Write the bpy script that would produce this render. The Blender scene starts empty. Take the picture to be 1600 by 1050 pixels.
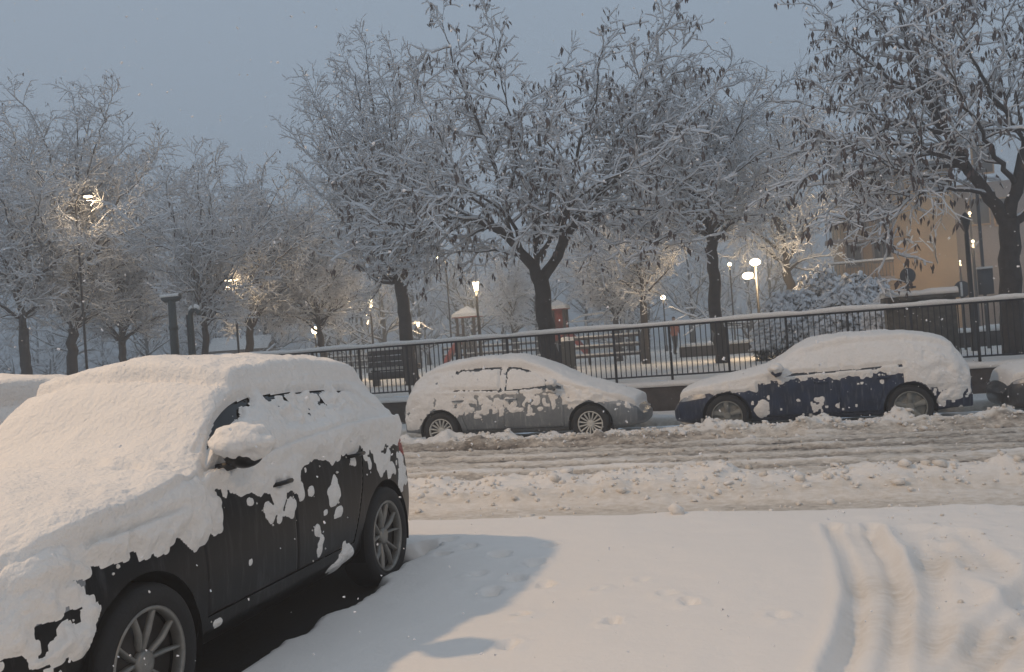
import bpy, bmesh, math, random
import numpy as np
from mathutils import Matrix, Vector
PI = math.pi
S = bpy.context.scene
COL = S.collection

# ------------------------------------------------------------------ camera
F, TH, PIT, ROL, CH = 1483.2, .2689, .0108, .0726, 1.661
fw = np.array([-math.sin(TH)*math.cos(PIT), math.cos(TH)*math.cos(PIT), math.sin(PIT)])
rt = np.array([math.cos(TH), math.sin(TH), 0.0])
upv = np.cross(rt, fw)
CP = np.array([0, 0, CH])
ri = rt*math.cos(ROL) - upv*math.sin(ROL)
ui = rt*math.sin(ROL) + upv*math.cos(ROL)
cd = bpy.data.cameras.new('camera')
cam = bpy.data.objects.new('camera', cd); COL.objects.link(cam)
cam.matrix_world = Matrix(((ri[0], ui[0], -fw[0], 0), (ri[1], ui[1], -fw[1], 0), (ri[2], ui[2], -fw[2], CH), (0, 0, 0, 1)))
cd.sensor_width = 36; cd.lens = 36*F/1600; cd.clip_end = 1000; cd.clip_start = .05
S.camera = cam

# ------------------------------------------------------------------ world, sun, exposure
W = bpy.data.worlds.new('World'); S.world = W; W.use_nodes = True
nt = W.node_tree; nt.nodes.clear()
out = nt.nodes.new('ShaderNodeOutputWorld'); bg = nt.nodes.new('ShaderNodeBackground')
sky = nt.nodes.new('ShaderNodeTexSky'); sky.sky_type = 'NISHITA'; sky.sun_disc = False
sky.sun_elevation = math.radians(4); sky.sun_rotation = math.radians(200)
sc = nt.nodes.new('ShaderNodeVectorMath'); sc.operation = 'SCALE'; sc.inputs[3].default_value = .05
nt.links.new(sky.outputs[0], sc.inputs[0])
mix = nt.nodes.new('ShaderNodeMixRGB'); mix.inputs[0].default_value = .93
mix.inputs[2].default_value = (.335, .42, .525, 1)          # even overcast cloud at dusk
nt.links.new(sc.outputs[0], mix.inputs[1]); nt.links.new(mix.outputs[0], bg.inputs[0])
bg.inputs[1].default_value = 1.0
nt.links.new(bg.outputs[0], out.inputs[0])
sl = bpy.data.lights.new('sun', 'SUN'); sl.energy = .12; sl.angle = math.radians(40); sl.color = (.8, .9, 1)
sun = bpy.data.objects.new('sun', sl); COL.objects.link(sun); sun.rotation_euler = (math.radians(25), math.radians(-10), 0)
S.view_settings.view_transform = 'Standard'; S.view_settings.look = 'None'
S.cycles.max_bounces = 5; S.cycles.diffuse_bounces = 3; S.cycles.glossy_bounces = 2; S.cycles.volume_bounces = 0; S.cycles.caustics_reflective = False; S.cycles.caustics_refractive = False
S.view_settings.exposure = 0; S.view_settings.gamma = 1; S.view_settings.use_curve_mapping = False

# ------------------------------------------------------------------ helpers
def ray(x, y):
    dx, dy = x-800, y-525
    return fw + ri*dx/F - ui*dy/F
def onz(x, y, z=0.0): d = ray(x, y); return CP + d*((z-CH)/d[2])
def onY(x, y, Y): d = ray(x, y); return CP + d*(Y/d[1])
def onX(x, y, X): d = ray(x, y); return CP + d*(X/d[0])
def sstep(a, b, x): t = np.clip((x-a)/(b-a), 0, 1); return t*t*(3-2*t)

def _hash(i, j, k):
    n = (i.astype(np.int64)*374761393 + j.astype(np.int64)*668265263 + k.astype(np.int64)*2147483647) & 0xffffffff
    n = ((n ^ (n >> 13))*1274126177) & 0xffffffff
    n = ((n ^ (n >> 16))*2246822519) & 0xffffffff
    return ((n ^ (n >> 15)) & 0xffff)/65535.0
def vn(x, y, z=0.0):
    x, y, z = np.broadcast_arrays(np.asarray(x, float), np.asarray(y, float), np.asarray(z, float))
    i, j, k = np.floor(x), np.floor(y), np.floor(z)
    u, v, w = x-i, y-j, z-k
    u, v, w = [t*t*t*(t*(t*6-15)+10) for t in (u, v, w)]
    r = 0
    for a in (0, 1):
        for b in (0, 1):
            for c in (0, 1):
                r = r + _hash(i+a, j+b, k+c)*(u if a else 1-u)*(v if b else 1-v)*(w if c else 1-w)
    return r*2-1
def fbm(x, y, z=0.0, o=4):
    r = 0; a = .5
    for q in range(o):
        r = r + a*vn(np.asarray(x)*2**q+q*17.3, np.asarray(y)*2**q+q*7.1, np.asarray(z)*2**q+q*3.7); a *= .5
    return r

def setp(o, label=None, cat=None, group=None, kind=None):
    if label: o['label'] = label
    if cat: o['category'] = cat
    if group: o['group'] = group
    if kind: o['kind'] = kind
    return o
def empty(name, loc=(0, 0, 0), rz=0.0, label=None, cat=None, group=None, parent=None):
    o = bpy.data.objects.new(name, None); COL.objects.link(o)
    o.location = loc; o.rotation_euler = (0, 0, rz); o.empty_display_size = .1
    if parent: o.parent = parent
    return setp(o, label, cat, group)
def link_mesh(name, me, mat, parent=None):
    o = bpy.data.objects.new(name, me); COL.objects.link(o)
    if mat and not me.materials: me.materials.append(mat)
    if parent: o.parent = parent
    return o
def np_mesh(name, V, Fq, smooth=True):
    """V (n,3); Fq (m,k) uniform faces, or list of such arrays"""
    me = bpy.data.meshes.new(name)
    if not isinstance(Fq, list): Fq = [Fq]
    Fq = [np.asarray(f, np.int32) for f in Fq if len(f)]
    V = np.asarray(V, np.float32)
    me.vertices.add(len(V)); me.vertices.foreach_set('co', V.ravel())
    nl = sum(f.size for f in Fq); nf = sum(len(f) for f in Fq)
    me.loops.add(nl); me.loops.foreach_set('vertex_index', np.concatenate([f.ravel() for f in Fq]))
    tot = np.concatenate([np.full(len(f), f.shape[1], np.int32) for f in Fq])
    st = np.concatenate([[0], np.cumsum(tot)[:-1]]).astype(np.int32)
    me.polygons.add(nf); me.polygons.foreach_set('loop_start', st); me.polygons.foreach_set('loop_total', tot)
    if smooth: me.polygons.foreach_set('use_smooth', np.ones(nf, bool))
    me.update(calc_edges=True); me.validate()
    return me
def attr(me, name, vals):
    a = me.attributes.new(name, 'FLOAT', 'POINT'); a.data.foreach_set('value', np.asarray(vals, np.float32))

class MB:
    def __init__(s): s.V = []; s.Q = []; s.T = []; s.n = 0
    def add(s, v, q=None, t=None):
        v = np.asarray(v, float).reshape(-1, 3)
        if q is not None and len(q): s.Q.append(np.asarray(q)+s.n)
        if t is not None and len(t): s.T.append(np.asarray(t)+s.n)
        s.V.append(v); s.n += len(v); return s
    def box(s, c, d, rz=0, b=0, taper=1.0):
        x, y, z = [q/2 for q in d]
        v = np.array([[sx*x*(taper if sz > 0 else 1), sy*y*(taper if sz > 0 else 1), sz*z] for sz in (-1, 1) for sx, sy in ((-1, -1), (1, -1), (1, 1), (-1, 1))])
        if rz: v = v @ np.array([[math.cos(rz), math.sin(rz), 0], [-math.sin(rz), math.cos(rz), 0], [0, 0, 1]])
        return s.add(v+np.array(c), [[0, 3, 2, 1], [4, 5, 6, 7], [0, 1, 5, 4], [1, 2, 6, 5], [2, 3, 7, 6], [3, 0, 4, 7]])
    def tube(s, pts, rad, k=8, cap=True):
        P = np.asarray(pts, float); n = len(P); rad = np.broadcast_to(np.asarray(rad, float), (n,))
        T = np.gradient(P, axis=0); T /= np.linalg.norm(T, axis=1)[:, None]+1e-9
        a = np.array([0, 0, 1.0]) if abs(T[0, 2]) < .9 else np.array([1.0, 0, 0])
        V = []
        for i in range(n):
            u = np.cross(T[i], a); u /= np.linalg.norm(u)+1e-9; w = np.cross(T[i], u); a = np.cross(u, T[i]) if False else a
            for q in range(k):
                t = 2*PI*q/k; V.append(P[i]+rad[i]*(math.cos(t)*u+math.sin(t)*w))
        Q = [[i*k+q, i*k+(q+1) % k, (i+1)*k+(q+1) % k, (i+1)*k+q] for i in range(n-1) for q in range(k)]
        Tt = []
        if cap:
            V += [P[0], P[-1]]; b = n*k
            Tt = [[b, (q+1) % k, q] for q in range(k)]+[[b+1, (n-1)*k+q, (n-1)*k+(q+1) % k] for q in range(k)]
        return s.add(V, Q, Tt)
    def lathe(s, prof, c=(0, 0, 0), k=24, axis='z'):
        V = []; n = len(prof)
        for r, z in prof:
            for q in range(k):
                t = 2*PI*q/k; p = (r*math.cos(t), r*math.sin(t), z)
                if axis == 'y': p = (p[0], p[2], p[1])
                V.append((p[0]+c[0], p[1]+c[1], p[2]+c[2]))
        Q = [[i*k+q, i*k+(q+1) % k, (i+1)*k+(q+1) % k, (i+1)*k+q] for i in range(n-1) for q in range(k)]
        return s.add(V, Q)
    def mesh(s, name, smooth=False):
        F_ = []
        if s.Q: F_.append(np.concatenate(s.Q))
        if s.T: F_.append(np.concatenate(s.T))
        return np_mesh(name, np.concatenate(s.V), F_, smooth)
    def obj(s, name, mat, parent=None, smooth=False): return link_mesh(name, s.mesh(name, smooth), mat, parent)

# ------------------------------------------------------------------ materials
def mat(name, col, rough=.7, metal=0.0, noise=0.0, nscale=8.0, bump=0.0, bscale=60.0, emit=None, estr=0.0, spec=.5, coat=0.0):
    m = bpy.data.materials.new(name); m.use_nodes = True; t = m.node_tree; b = t.nodes['Principled BSDF']
    b.inputs['Base Color'].default_value = (*col, 1); b.inputs['Roughness'].default_value = rough; b.inputs['Metallic'].default_value = metal
    b.inputs['Specular IOR Level'].default_value = spec; b.inputs['Coat Weight'].default_value = coat
    tc = t.nodes.new('ShaderNodeTexCoord')
    if noise:
        nz = t.nodes.new('ShaderNodeTexNoise'); nz.inputs['Scale'].default_value = nscale; nz.inputs['Detail'].default_value = 6
        t.links.new(tc.outputs['Object'], nz.inputs['Vector'])
        r = t.nodes.new('ShaderNodeMapRange'); r.inputs[3].default_value = 1-noise; r.inputs[4].default_value = 1+noise
        r.inputs[1].default_value = .25; r.inputs[2].default_value = .75
        t.links.new(nz.outputs[0], r.inputs[0])
        mx = t.nodes.new('ShaderNodeVectorMath'); mx.operation = 'SCALE'; mx.inputs[0].default_value = col
        t.links.new(r.outputs[0], mx.inputs[3]); t.links.new(mx.outputs[0], b.inputs['Base Color'])
    if bump:
        n2 = t.nodes.new('ShaderNodeTexNoise'); n2.inputs['Scale'].default_value = bscale; n2.inputs['Detail'].default_value = 5
        t.links.new(tc.outputs['Object'], n2.inputs['Vector'])
        bp = t.nodes.new('ShaderNodeBump'); bp.inputs['Strength'].default_value = bump; bp.inputs['Distance'].default_value = .02
        t.links.new(n2.outputs[0], bp.inputs['Height']); t.links.new(bp.outputs[0], b.inputs['Normal'])
    if emit:
        b.inputs['Emission Color'].default_value = (*emit, 1); b.inputs['Emission Strength'].default_value = estr
    return m
M = {}
M['snow'] = mat('snow', (.82, .79, .75), .85, noise=.03, nscale=3, bump=.8, bscale=34, spec=.25)
M['snow_far'] = mat('snow_on_twigs', (.82, .825, .84), .9, spec=.2)
M['bark'] = mat('bark', (.042, .036, .034), .9, noise=.4, nscale=9, bump=.6, bscale=30)
M['twig'] = mat('frosted_twig', (.36, .36, .375), .9)
M['branch'] = mat('branch_bark', (.06, .052, .05), .9)
M['twig_far'] = mat('far_twig', (.34, .34, .35), .9)
M['pod'] = mat('dry_pod', (.105, .075, .068), .8, noise=.3, nscale=2)
M['tyre'] = mat('tyre_rubber', (.012, .012, .013), .8, bump=.2, bscale=80)
M['rim_dark'] = mat('rim_grey_metal', (.25, .24, .22), .45, .6, noise=.25, nscale=14)
M['rim_pale'] = mat('rim_pale_metal', (.55, .54, .5), .6, .25, noise=.2, nscale=14)
M['rim_dirty'] = mat('rim_dirty_metal', (.22, .22, .2), .7, .2, noise=.4, nscale=14)
M['black'] = mat('black_plastic', (.01, .01, .011), .6)
M['void'] = mat('dark_liner', (.008, .008, .009), .95, spec=.1)
M['brake'] = mat('brake_steel', (.05, .045, .042), .6, .5)
M['glass'] = mat('car_glass', (.012, .014, .016), .08, spec=.6)
M['suv'] = mat('suv_paint', (.005, .0055, .0068), .34, 0, noise=.5, nscale=5, bump=.05, bscale=120, spec=.22)
M['silver'] = mat('silver_paint', (.185, .20, .212), .45, .35, noise=.18, nscale=7)
M['blue'] = mat('blue_paint', (.011, .021, .05), .45, 0, noise=.45, nscale=6, spec=.3)
M['grey'] = mat('grey_paint', (.03, .032, .035), .4, 0, noise=.3, nscale=6, coat=.3)
M['lens'] = mat('headlight_lens', (.30, .31, .32), .4, .3, noise=.3, nscale=30)
M['red'] = mat('tail_lens', (.30, .012, .015), .25)
M['iron'] = mat('iron_railing', (.014, .015, .02), .6, .2)
M['wall'] = mat('wall_stone', (.055, .045, .04), .9, noise=.45, nscale=6, bump=.8, bscale=14)
M['pipe'] = mat('green_pipe', (.025, .042, .045), .6, noise=.25, nscale=4)
M['lamp_post'] = mat('lamp_post', (.02, .02, .022), .6)
M['glow'] = mat('lamp_glass', (.9, .85, .7), .4, emit=(1, .80, .52), estr=7)
M['ochre'] = mat('ochre_render', (.52, .33, .17), .9, noise=.16, nscale=.8)
M['pale'] = mat('pale_render', (.34, .28, .25), .9, noise=.06, nscale=.6)
M['dark_win'] = mat('window_pane', (.05, .05, .055), .2)
M['rail'] = mat('balcony_rail', (.14, .10, .07), .7)
M['redpaint'] = mat('red_play_panel', (.36, .05, .035), .6, noise=.2, nscale=4)
M['playpost'] = mat('play_post', (.06, .05, .05), .7)
M['white'] = mat('white_tube', (.7, .7, .68), .6)
M['bin'] = mat('bin_metal', (.02, .024, .026), .6)
M['wood'] = mat('bench_wood', (.022, .024, .03), .7, noise=.3, nscale=6)
M['leaf'] = mat('evergreen_leaf', (.03, .04, .03), .8, noise=.3, nscale=3)
M['ivy'] = mat('pillar_stone', (.085, .078, .066), .9, noise=.6, nscale=9, bump=1.0, bscale=16)
M['sign'] = mat('sign_back', (.09, .09, .095), .6, .3)
M['jacket'] = mat('orange_jacket', (.45, .12, .06), .8)
M['trouser'] = mat('dark_trousers', (.02, .022, .03), .8)
M['skin'] = mat('skin', (.35, .22, .17), .6)
M['hair'] = mat('dark_hair', (.02, .015, .012), .8)

def film(m, col, amt, lo=.52, hi=.75):
    """dried salt and snow dust running down a painted side"""
    t = m.node_tree; b = t.nodes['Principled BSDF']; tc = t.nodes.new('ShaderNodeTexCoord'); mp = t.nodes.new('ShaderNodeMapping'); mp.inputs['Scale'].default_value = (26, 26, 3.2)
    t.links.new(tc.outputs['Object'], mp.inputs['Vector']); nz = t.nodes.new('ShaderNodeTexNoise'); nz.inputs['Scale'].default_value = 1.0; nz.inputs['Detail'].default_value = 7; nz.inputs['Roughness'].default_value = .65
    t.links.new(mp.outputs[0], nz.inputs['Vector']); r = t.nodes.new('ShaderNodeMapRange'); r.inputs[1].default_value = lo; r.inputs[2].default_value = hi; r.inputs[3].default_value = 0; r.inputs[4].default_value = amt
    t.links.new(nz.outputs[0], r.inputs[0]); mx = t.nodes.new('ShaderNodeMixRGB'); mx.inputs[2].default_value = (*col, 1); t.links.new(r.outputs[0], mx.inputs[0])
    src = b.inputs['Base Color'].links[0].from_socket; t.links.new(src, mx.inputs[1]); t.links.new(mx.outputs[0], b.inputs['Base Color'])
film(M['suv'], (.30, .30, .31), .13); film(M['blue'], (.36, .38, .40), .35); film(M['silver'], (.6, .6, .6), .5); film(M['grey'], (.35, .35, .36), .3)
def ground_mat():
    m = bpy.data.materials.new('snow_and_slush'); m.use_nodes = True; t = m.node_tree; b = t.nodes['Principled BSDF']
    N = t.nodes.new; L = t.links.new
    at = N('ShaderNodeAttribute'); at.attribute_name = 'dirt'
    aw = N('ShaderNodeAttribute'); aw.attribute_name = 'wet_shade'
    tc = N('ShaderNodeTexCoord')
    mp = N('ShaderNodeMapping'); mp.inputs['Scale'].default_value = (4.5, 8, 6); L(tc.outputs['Object'], mp.inputs['Vector'])
    nz = N('ShaderNodeTexNoise'); nz.inputs['Scale'].default_value = 2.2; nz.inputs['Detail'].default_value = 8; nz.inputs['Roughness'].default_value = .7
    L(mp.outputs[0], nz.inputs['Vector'])
    mr = N('ShaderNodeMapRange'); mr.inputs[1].default_value = .3; mr.inputs[2].default_value = .7; mr.inputs[3].default_value = -.35; mr.inputs[4].default_value = .35
    L(nz.outputs[0], mr.inputs[0])
    pr = N('ShaderNodeMath'); pr.operation = 'MULTIPLY'; L(mr.outputs[0], pr.inputs[0])
    k = N('ShaderNodeMath'); k.operation = 'MULTIPLY'; k.inputs[1].default_value = 2.2; k.use_clamp = True; L(at.outputs['Fac'], k.inputs[0]); L(k.outputs[0], pr.inputs[1])
    ad = N('ShaderNodeMath'); ad.operation = 'ADD'; ad.use_clamp = True; L(at.outputs['Fac'], ad.inputs[0]); L(pr.outputs[0], ad.inputs[1])
    cr = N('ShaderNodeValToRGB'); e = cr.color_ramp.elements
    e[0].position = 0; e[0].color = (.82, .79, .75, 1); e[1].position = 1; e[1].color = (.07, .058, .048, 1)
    q = e.new(.3); q.color = (.62, .565, .49, 1); q = e.new(.62); q.color = (.36, .315, .265, 1)
    L(ad.outputs[0], cr.inputs[0])
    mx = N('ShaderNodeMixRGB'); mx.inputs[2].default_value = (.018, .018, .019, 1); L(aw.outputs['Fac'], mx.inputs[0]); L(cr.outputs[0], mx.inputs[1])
    L(mx.outputs[0], b.inputs['Base Color'])
    rr = N('ShaderNodeMapRange'); rr.inputs[3].default_value = .9; rr.inputs[4].default_value = .45; L(ad.outputs[0], rr.inputs[0]); L(rr.outputs[0], b.inputs['Roughness'])
    b.inputs['Specular IOR Level'].default_value = .3
    n2 = N('ShaderNodeTexNoise'); n2.inputs['Scale'].default_value = 28; n2.inputs['Detail'].default_value = 7; n2.inputs['Roughness'].default_value = .65
    L(tc.outputs['Object'], n2.inputs['Vector'])
    bs = N('ShaderNodeMath'); bs.operation = 'MULTIPLY_ADD'; bs.inputs[1].default_value = .5; bs.inputs[2].default_value = .22; L(at.outputs['Fac'], bs.inputs[0])
    bp = N('ShaderNodeBump'); bp.inputs['Distance'].default_value = .03; L(bs.outputs[0], bp.inputs['Strength'])
    L(n2.outputs[0], bp.inputs['Height']); L(bp.outputs[0], b.inputs['Normal'])
    return m
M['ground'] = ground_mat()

# ------------------------------------------------------------------ ground: bay, road, pavement
SUVX, SUVY = -3.72, 5.03
def polydist(X, Y, pts):
    d = np.full(X.shape, 1e9)
    for a, b in zip(pts[:-1], pts[1:]):
        ax, ay = a[:2]; bx, by = b[:2]; l = (bx-ax)**2+(by-ay)**2
        t = np.clip(((X-ax)*(bx-ax)+(Y-ay)*(by-ay))/l, 0, 1)
        d = np.minimum(d, np.hypot(X-ax-t*(bx-ax), Y-ay-t*(by-ay)))
    return d
def axis_pts(breaks):
    r = []
    for a, b, s in breaks:
        n = max(1, int(round((b-a)/s))); r += list(np.linspace(a, b, n, endpoint=False))
    r.append(breaks[-1][1]); return np.array(r)
RUTS = [([(1300, 822), (1322, 865), (1337, 930), (1330, 1000), (1305, 1060)], .05, .05),
        ([(1360, 822), (1390, 870), (1408, 930), (1406, 1000), (1395, 1060)], .05, .05),
        ([(1345, 830), (1368, 900), (1372, 960), (1350, 1060)], .10, .045),
        ([(1455, 850), (1440, 900), (1450, 960), (1440, 1060)], .09, .04),
        ([(1490, 835), (1530, 880), (1600, 930), (1700, 980)], .10, .035), ([(1430, 830), (1480, 890), (1500, 960), (1480, 1060)], .12, .03),
        ([(1680, 850), (1600, 935), (1545, 1000), (1500, 1060)], .08, .07),
        ([(1700, 890), (1640, 950), (1590, 1010), (1550, 1060)], .08, .06)]
STEPS = [(958, 975, .045, .05), (1078, 942, .05, .035), (1040, 930, .05, .015), (935, 922, .04, .015), (1000, 905, .04, .012), (1215, 965, .05, .012),
         (780, 870, .07, .05), (735, 860, .06, .04), (805, 905, .06, .05), (770, 925, .055, .05), (835, 880, .07, .04), (850, 915, .045, .05), (820, 965, .035, .06),
         (700, 850, .06, .03), (795, 1015, .04, .03), (660, 860, .12, .09), (860, 852, .05, .03), (690, 872, .05, .04), (745, 900, .045, .03)]
def ground_fn(X, Y):
    edge = 8.38+.10*fbm(X*1.3, X*0+3, o=4)
    # bay
    zb = .11+.035*fbm(X*.7, Y*.7, o=3)+.006*fbm(X*6, Y*6, 2.2, o=3)
    dirt_b = np.zeros_like(X)
    rough = sstep(.05, .9, X)*sstep(3, 5, Y+.0)           # churned snow on the right
    zb += rough*.022*fbm(X*6, Y*5, 5.5, o=5)
    for pts, w, dep in RUTS:
        w *= 1.2; dep *= .9
        tq = np.linspace(0, len(pts)-1, 24); kx = np.array(pts, float); kk = np.arange(len(pts)); g_ = [np.stack([np.interp(tq, kk, kx[:, 0]), np.interp(tq, kk, kx[:, 1])], 1)][0]
        for it in range(8): g_[1:-1] = (g_[:-2]+g_[1:-1]*2+g_[2:])/4
        g = [onz(px, py, .1) for px, py in g_]; d = polydist(X+.03*fbm(X*1.2, Y*1.2, 9.0, o=2), Y, g)
        zb += -dep*np.exp(-(d/w)**4)+.012*np.exp(-((d-w*1.5)/.045)**2)
        dirt_b += .09*np.exp(-(d/w)**4)*(.7+.6*vn(X*2, Y*2, 3.0))
    for px, py, w, dep in STEPS:
        g = onz(px, py, .1)
        d = np.hypot((X-g[0])*1.0, (Y-g[1])*.65)+.022*vn(X*22, Y*22)+.012*vn(X*45, Y*45)
        zb += -dep*1.25*np.exp(-(d/w)**4)+.012*np.exp(-((d-w*1.35)/.03)**2)
    dg = onz(1330, 930, .1); dirt_b += .16*np.exp(-(np.hypot((X-dg[0]-.12)/.22, (Y-dg[1]+.05)/.5))**4)*(.6+.5*vn(X*3, Y*3))
    # channel, kerb berm, lanes, far berm
    nb = fbm(X*1.1, Y*1.6, 1.0, o=4); n1 = fbm(X*2.0, Y*7, 4.0, o=5); ns = fbm(X*.35, Y*6.5, 2.0, o=4)
    rid = 1-np.abs(vn(X*4.2, Y*4.2, 21.0))*1.0; rid2 = 1-np.abs(vn(X*9.5, Y*9.5, 23.0))
    lump = np.maximum(0, fbm(X*3.0, Y*3.0, 11.0, o=3))+.35*np.maximum(0, fbm(X*8, Y*8, 12.0, o=3))
    clod = .04*rid**3*np.clip(.5+nb, 0, 1)+.02*rid2**3+.02*fbm(X*14, Y*14, 31.0, o=3)
    berm = np.exp(-((Y-9.75-.28*nb)/.62)**4)*(.14+.12*nb+.15*lump+clod)
    berm2 = np.exp(-((Y-14.66-.12*nb)/.40)**4)*(.13+.07*nb+.24*lump+clod)
    tr = lambda y0, w: np.exp(-((Y-y0-.16*fbm(X*.5, X*0+y0, o=2))/w)**4)
    tracks = tr(11.2, .2)+tr(12.75, .22)+tr(13.55, .22)+tr(12.05, .15)*.6+tr(14.1, .10)*.8
    lanes = .05+.035*ns+.03*n1+.022*fbm(X*11, Y*16, 8.0, o=3)+.008*rid2**3-.035*tracks
    zr = np.maximum(.012, lanes*sstep(10.3, 10.8, Y)*(1-sstep(14.3, 14.7, Y))+berm+berm2*(1)+.04+.012*n1)
    zr = np.where(Y > 15.0, .05+.03*fbm(X*2, Y*2, 3.0, o=3)+berm2, zr)
    inlane = sstep(10.35, 10.75, Y+.18*nb)*(1-sstep(14.2, 14.5, Y+.2*nb))
    dirt_r = .29*inlane+.36*np.clip(tracks, 0, 1)*inlane-.5*ns*inlane-.22*n1*inlane+.06*(1-inlane)
    chan = np.exp(-((Y-8.78-.1*nb)/.26)**4); dirt_r += .34*chan*(.75+.6*nb)
    dirt_r += .16*np.exp(-((Y-9.25)/.18)**2)
    dirt_r += .28*np.exp(-((Y-14.33)/.10)**2)
    dirt_r *= (1-.85*sstep(15.0, 15.3, Y))
    s = sstep(-.06, .05, Y-edge)
    z = zb*(1-s)+zr*s; dirt = dirt_b*(1-s)+dirt_r*s
    dirt += .22*np.exp(-((Y-edge-.05)/.05)**2)*np.clip(vn(X*5, Y*9)+.2, 0, 1)
    # bare wet asphalt under parked cars, their shade put into its dark colour
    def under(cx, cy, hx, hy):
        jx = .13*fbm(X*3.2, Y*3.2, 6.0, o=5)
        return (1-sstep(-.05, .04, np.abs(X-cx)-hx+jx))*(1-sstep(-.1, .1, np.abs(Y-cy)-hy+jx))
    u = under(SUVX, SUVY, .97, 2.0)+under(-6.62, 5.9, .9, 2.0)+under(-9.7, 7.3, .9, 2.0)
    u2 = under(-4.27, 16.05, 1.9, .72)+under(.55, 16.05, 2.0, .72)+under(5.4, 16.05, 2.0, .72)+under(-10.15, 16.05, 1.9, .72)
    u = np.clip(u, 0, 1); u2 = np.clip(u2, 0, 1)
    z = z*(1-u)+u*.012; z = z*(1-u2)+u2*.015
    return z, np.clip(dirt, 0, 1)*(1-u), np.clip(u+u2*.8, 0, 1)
def sheet(name, xs, ys, fn=ground_fn):
    X, Y = np.meshgrid(xs, ys); Z, D, Wt = fn(X, Y)
    nx, ny = len(xs), len(ys); I = np.arange(nx*ny).reshape(ny, nx)
    Q = np.stack([I[:-1, :-1], I[:-1, 1:], I[1:, 1:], I[1:, :-1]], -1).reshape(-1, 4)
    me = np_mesh(name, np.stack([X, Y, Z], -1).reshape(-1, 3), Q)
    attr(me, 'dirt', D.ravel()); attr(me, 'wet_shade', Wt.ravel())
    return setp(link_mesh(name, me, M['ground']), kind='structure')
xs = axis_pts([(-110, -30, 10), (-30, -12, .5), (-12, -7.5, .1), (-6.8, 4.8, .037), (5.2, 8, .2), (8, 30, 1), (30, 110, 10)])
sheet('parking_bay', axis_pts([(-110, -30, 10), (-30, -8, .4), (-8, -4.6, .1), (-4.6, 2.6, .028), (2.6, 8, .2), (8, 30, 1), (30, 110, 10)]), axis_pts([(-29, -6, 2), (-6, 2.5, .25), (2.5, 4.2, .05), (4.2, 8.1, .028)]))
sheet('road', xs, axis_pts([(8.1, 15.3, .034), (15.3, 16.98, .06)]))
def pave_fn(X, Y):
    k = sstep(16.98, 17.03, Y)
    z = .05*(1-k)+k*(.22+.03*fbm(X*1.5, Y*1.5, 7.0, o=3))
    return z, .03*k+.5*(1-k), 0*X
sheet('pavement', axis_pts([(-110, -30, 10), (-30, -12, 1), (-12, 6, .08), (6, 30, 1), (30, 110, 10)]), axis_pts([(16.98, 17.05, .0175), (17.05, 18.34, .12)]), pave_fn)
PZ = .78
def park_fn(X, Y):
    return PZ+.05*fbm(X*.35, Y*.35, 1.0, o=3)*sstep(18.6, 20, Y)+.02*fbm(X*2, Y*2, 5.0, o=2)*sstep(18.6, 20, Y), .04+.05*np.clip(fbm(X*.5, Y*.5, 9.0, o=3), 0, 1), 0*X
sheet('park_ground', axis_pts([(-110, -30, 5), (-30, 14, .45), (14, 110, 5)]), axis_pts([(18.75, 30, .25), (30, 60, .8), (60, 165, 5)]), park_fn)

def clods():
    rg = np.random.default_rng(8); n = 2600
    X = rg.uniform(-5.2, 4.2, n); c = rg.choice(5, n, p=[.34, .42, .14, .05, .05])
    Y = np.where(c == 0, rg.normal(9.75, .42, n), np.where(c == 1, rg.normal(14.6, .28, n), np.where(c == 2, rg.uniform(10.4, 14.4, n), np.where(c == 3, rg.normal(8.45, .1, n), rg.uniform(3.6, 8.3, n)))))
    X = np.where(c == 4, rg.uniform(.75, 2.6, n), X)
    z = ground_fn(X[None], Y[None])[0][0]; sz = rg.lognormal(-3.95, .5, n)*np.where(c == 2, .8, 1)*np.where(c == 4, .4, 1); sz = np.clip(sz, .008, .075)
    bm = bmesh.new(); bmesh.ops.create_icosphere(bm, subdivisions=1, radius=1); B = np.array([v.co for v in bm.verts]); T = np.array([[v.index for v in f.verts] for f in bm.faces]); bm.free()
    nb_ = len(B); R = rg.normal(0, .16, (n, nb_, 3)); S3 = rg.uniform(.6, 1.3, (n, 1, 3)); S3[:, :, 2] *= .7
    V = (B[None]*S3+R)*sz[:, None, None]+np.stack([X, Y, z+sz*.25], 1)[:, None]
    F_ = ((np.arange(n)*nb_)[:, None, None]+T).reshape(-1, 3); me = np_mesh('snow_clods', V.reshape(-1, 3), F_)
    d = np.where(c == 2, rg.uniform(.1, .55, n), rg.uniform(0, .2, n)); attr(me, 'dirt', np.repeat(d, nb_)); attr(me, 'wet_shade', np.zeros(n*nb_))
    setp(link_mesh('snow_clods', me, M['ground']), 'loose clods of snow strewn over the road and its banks', 'snow', kind='stuff')
clods()

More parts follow.
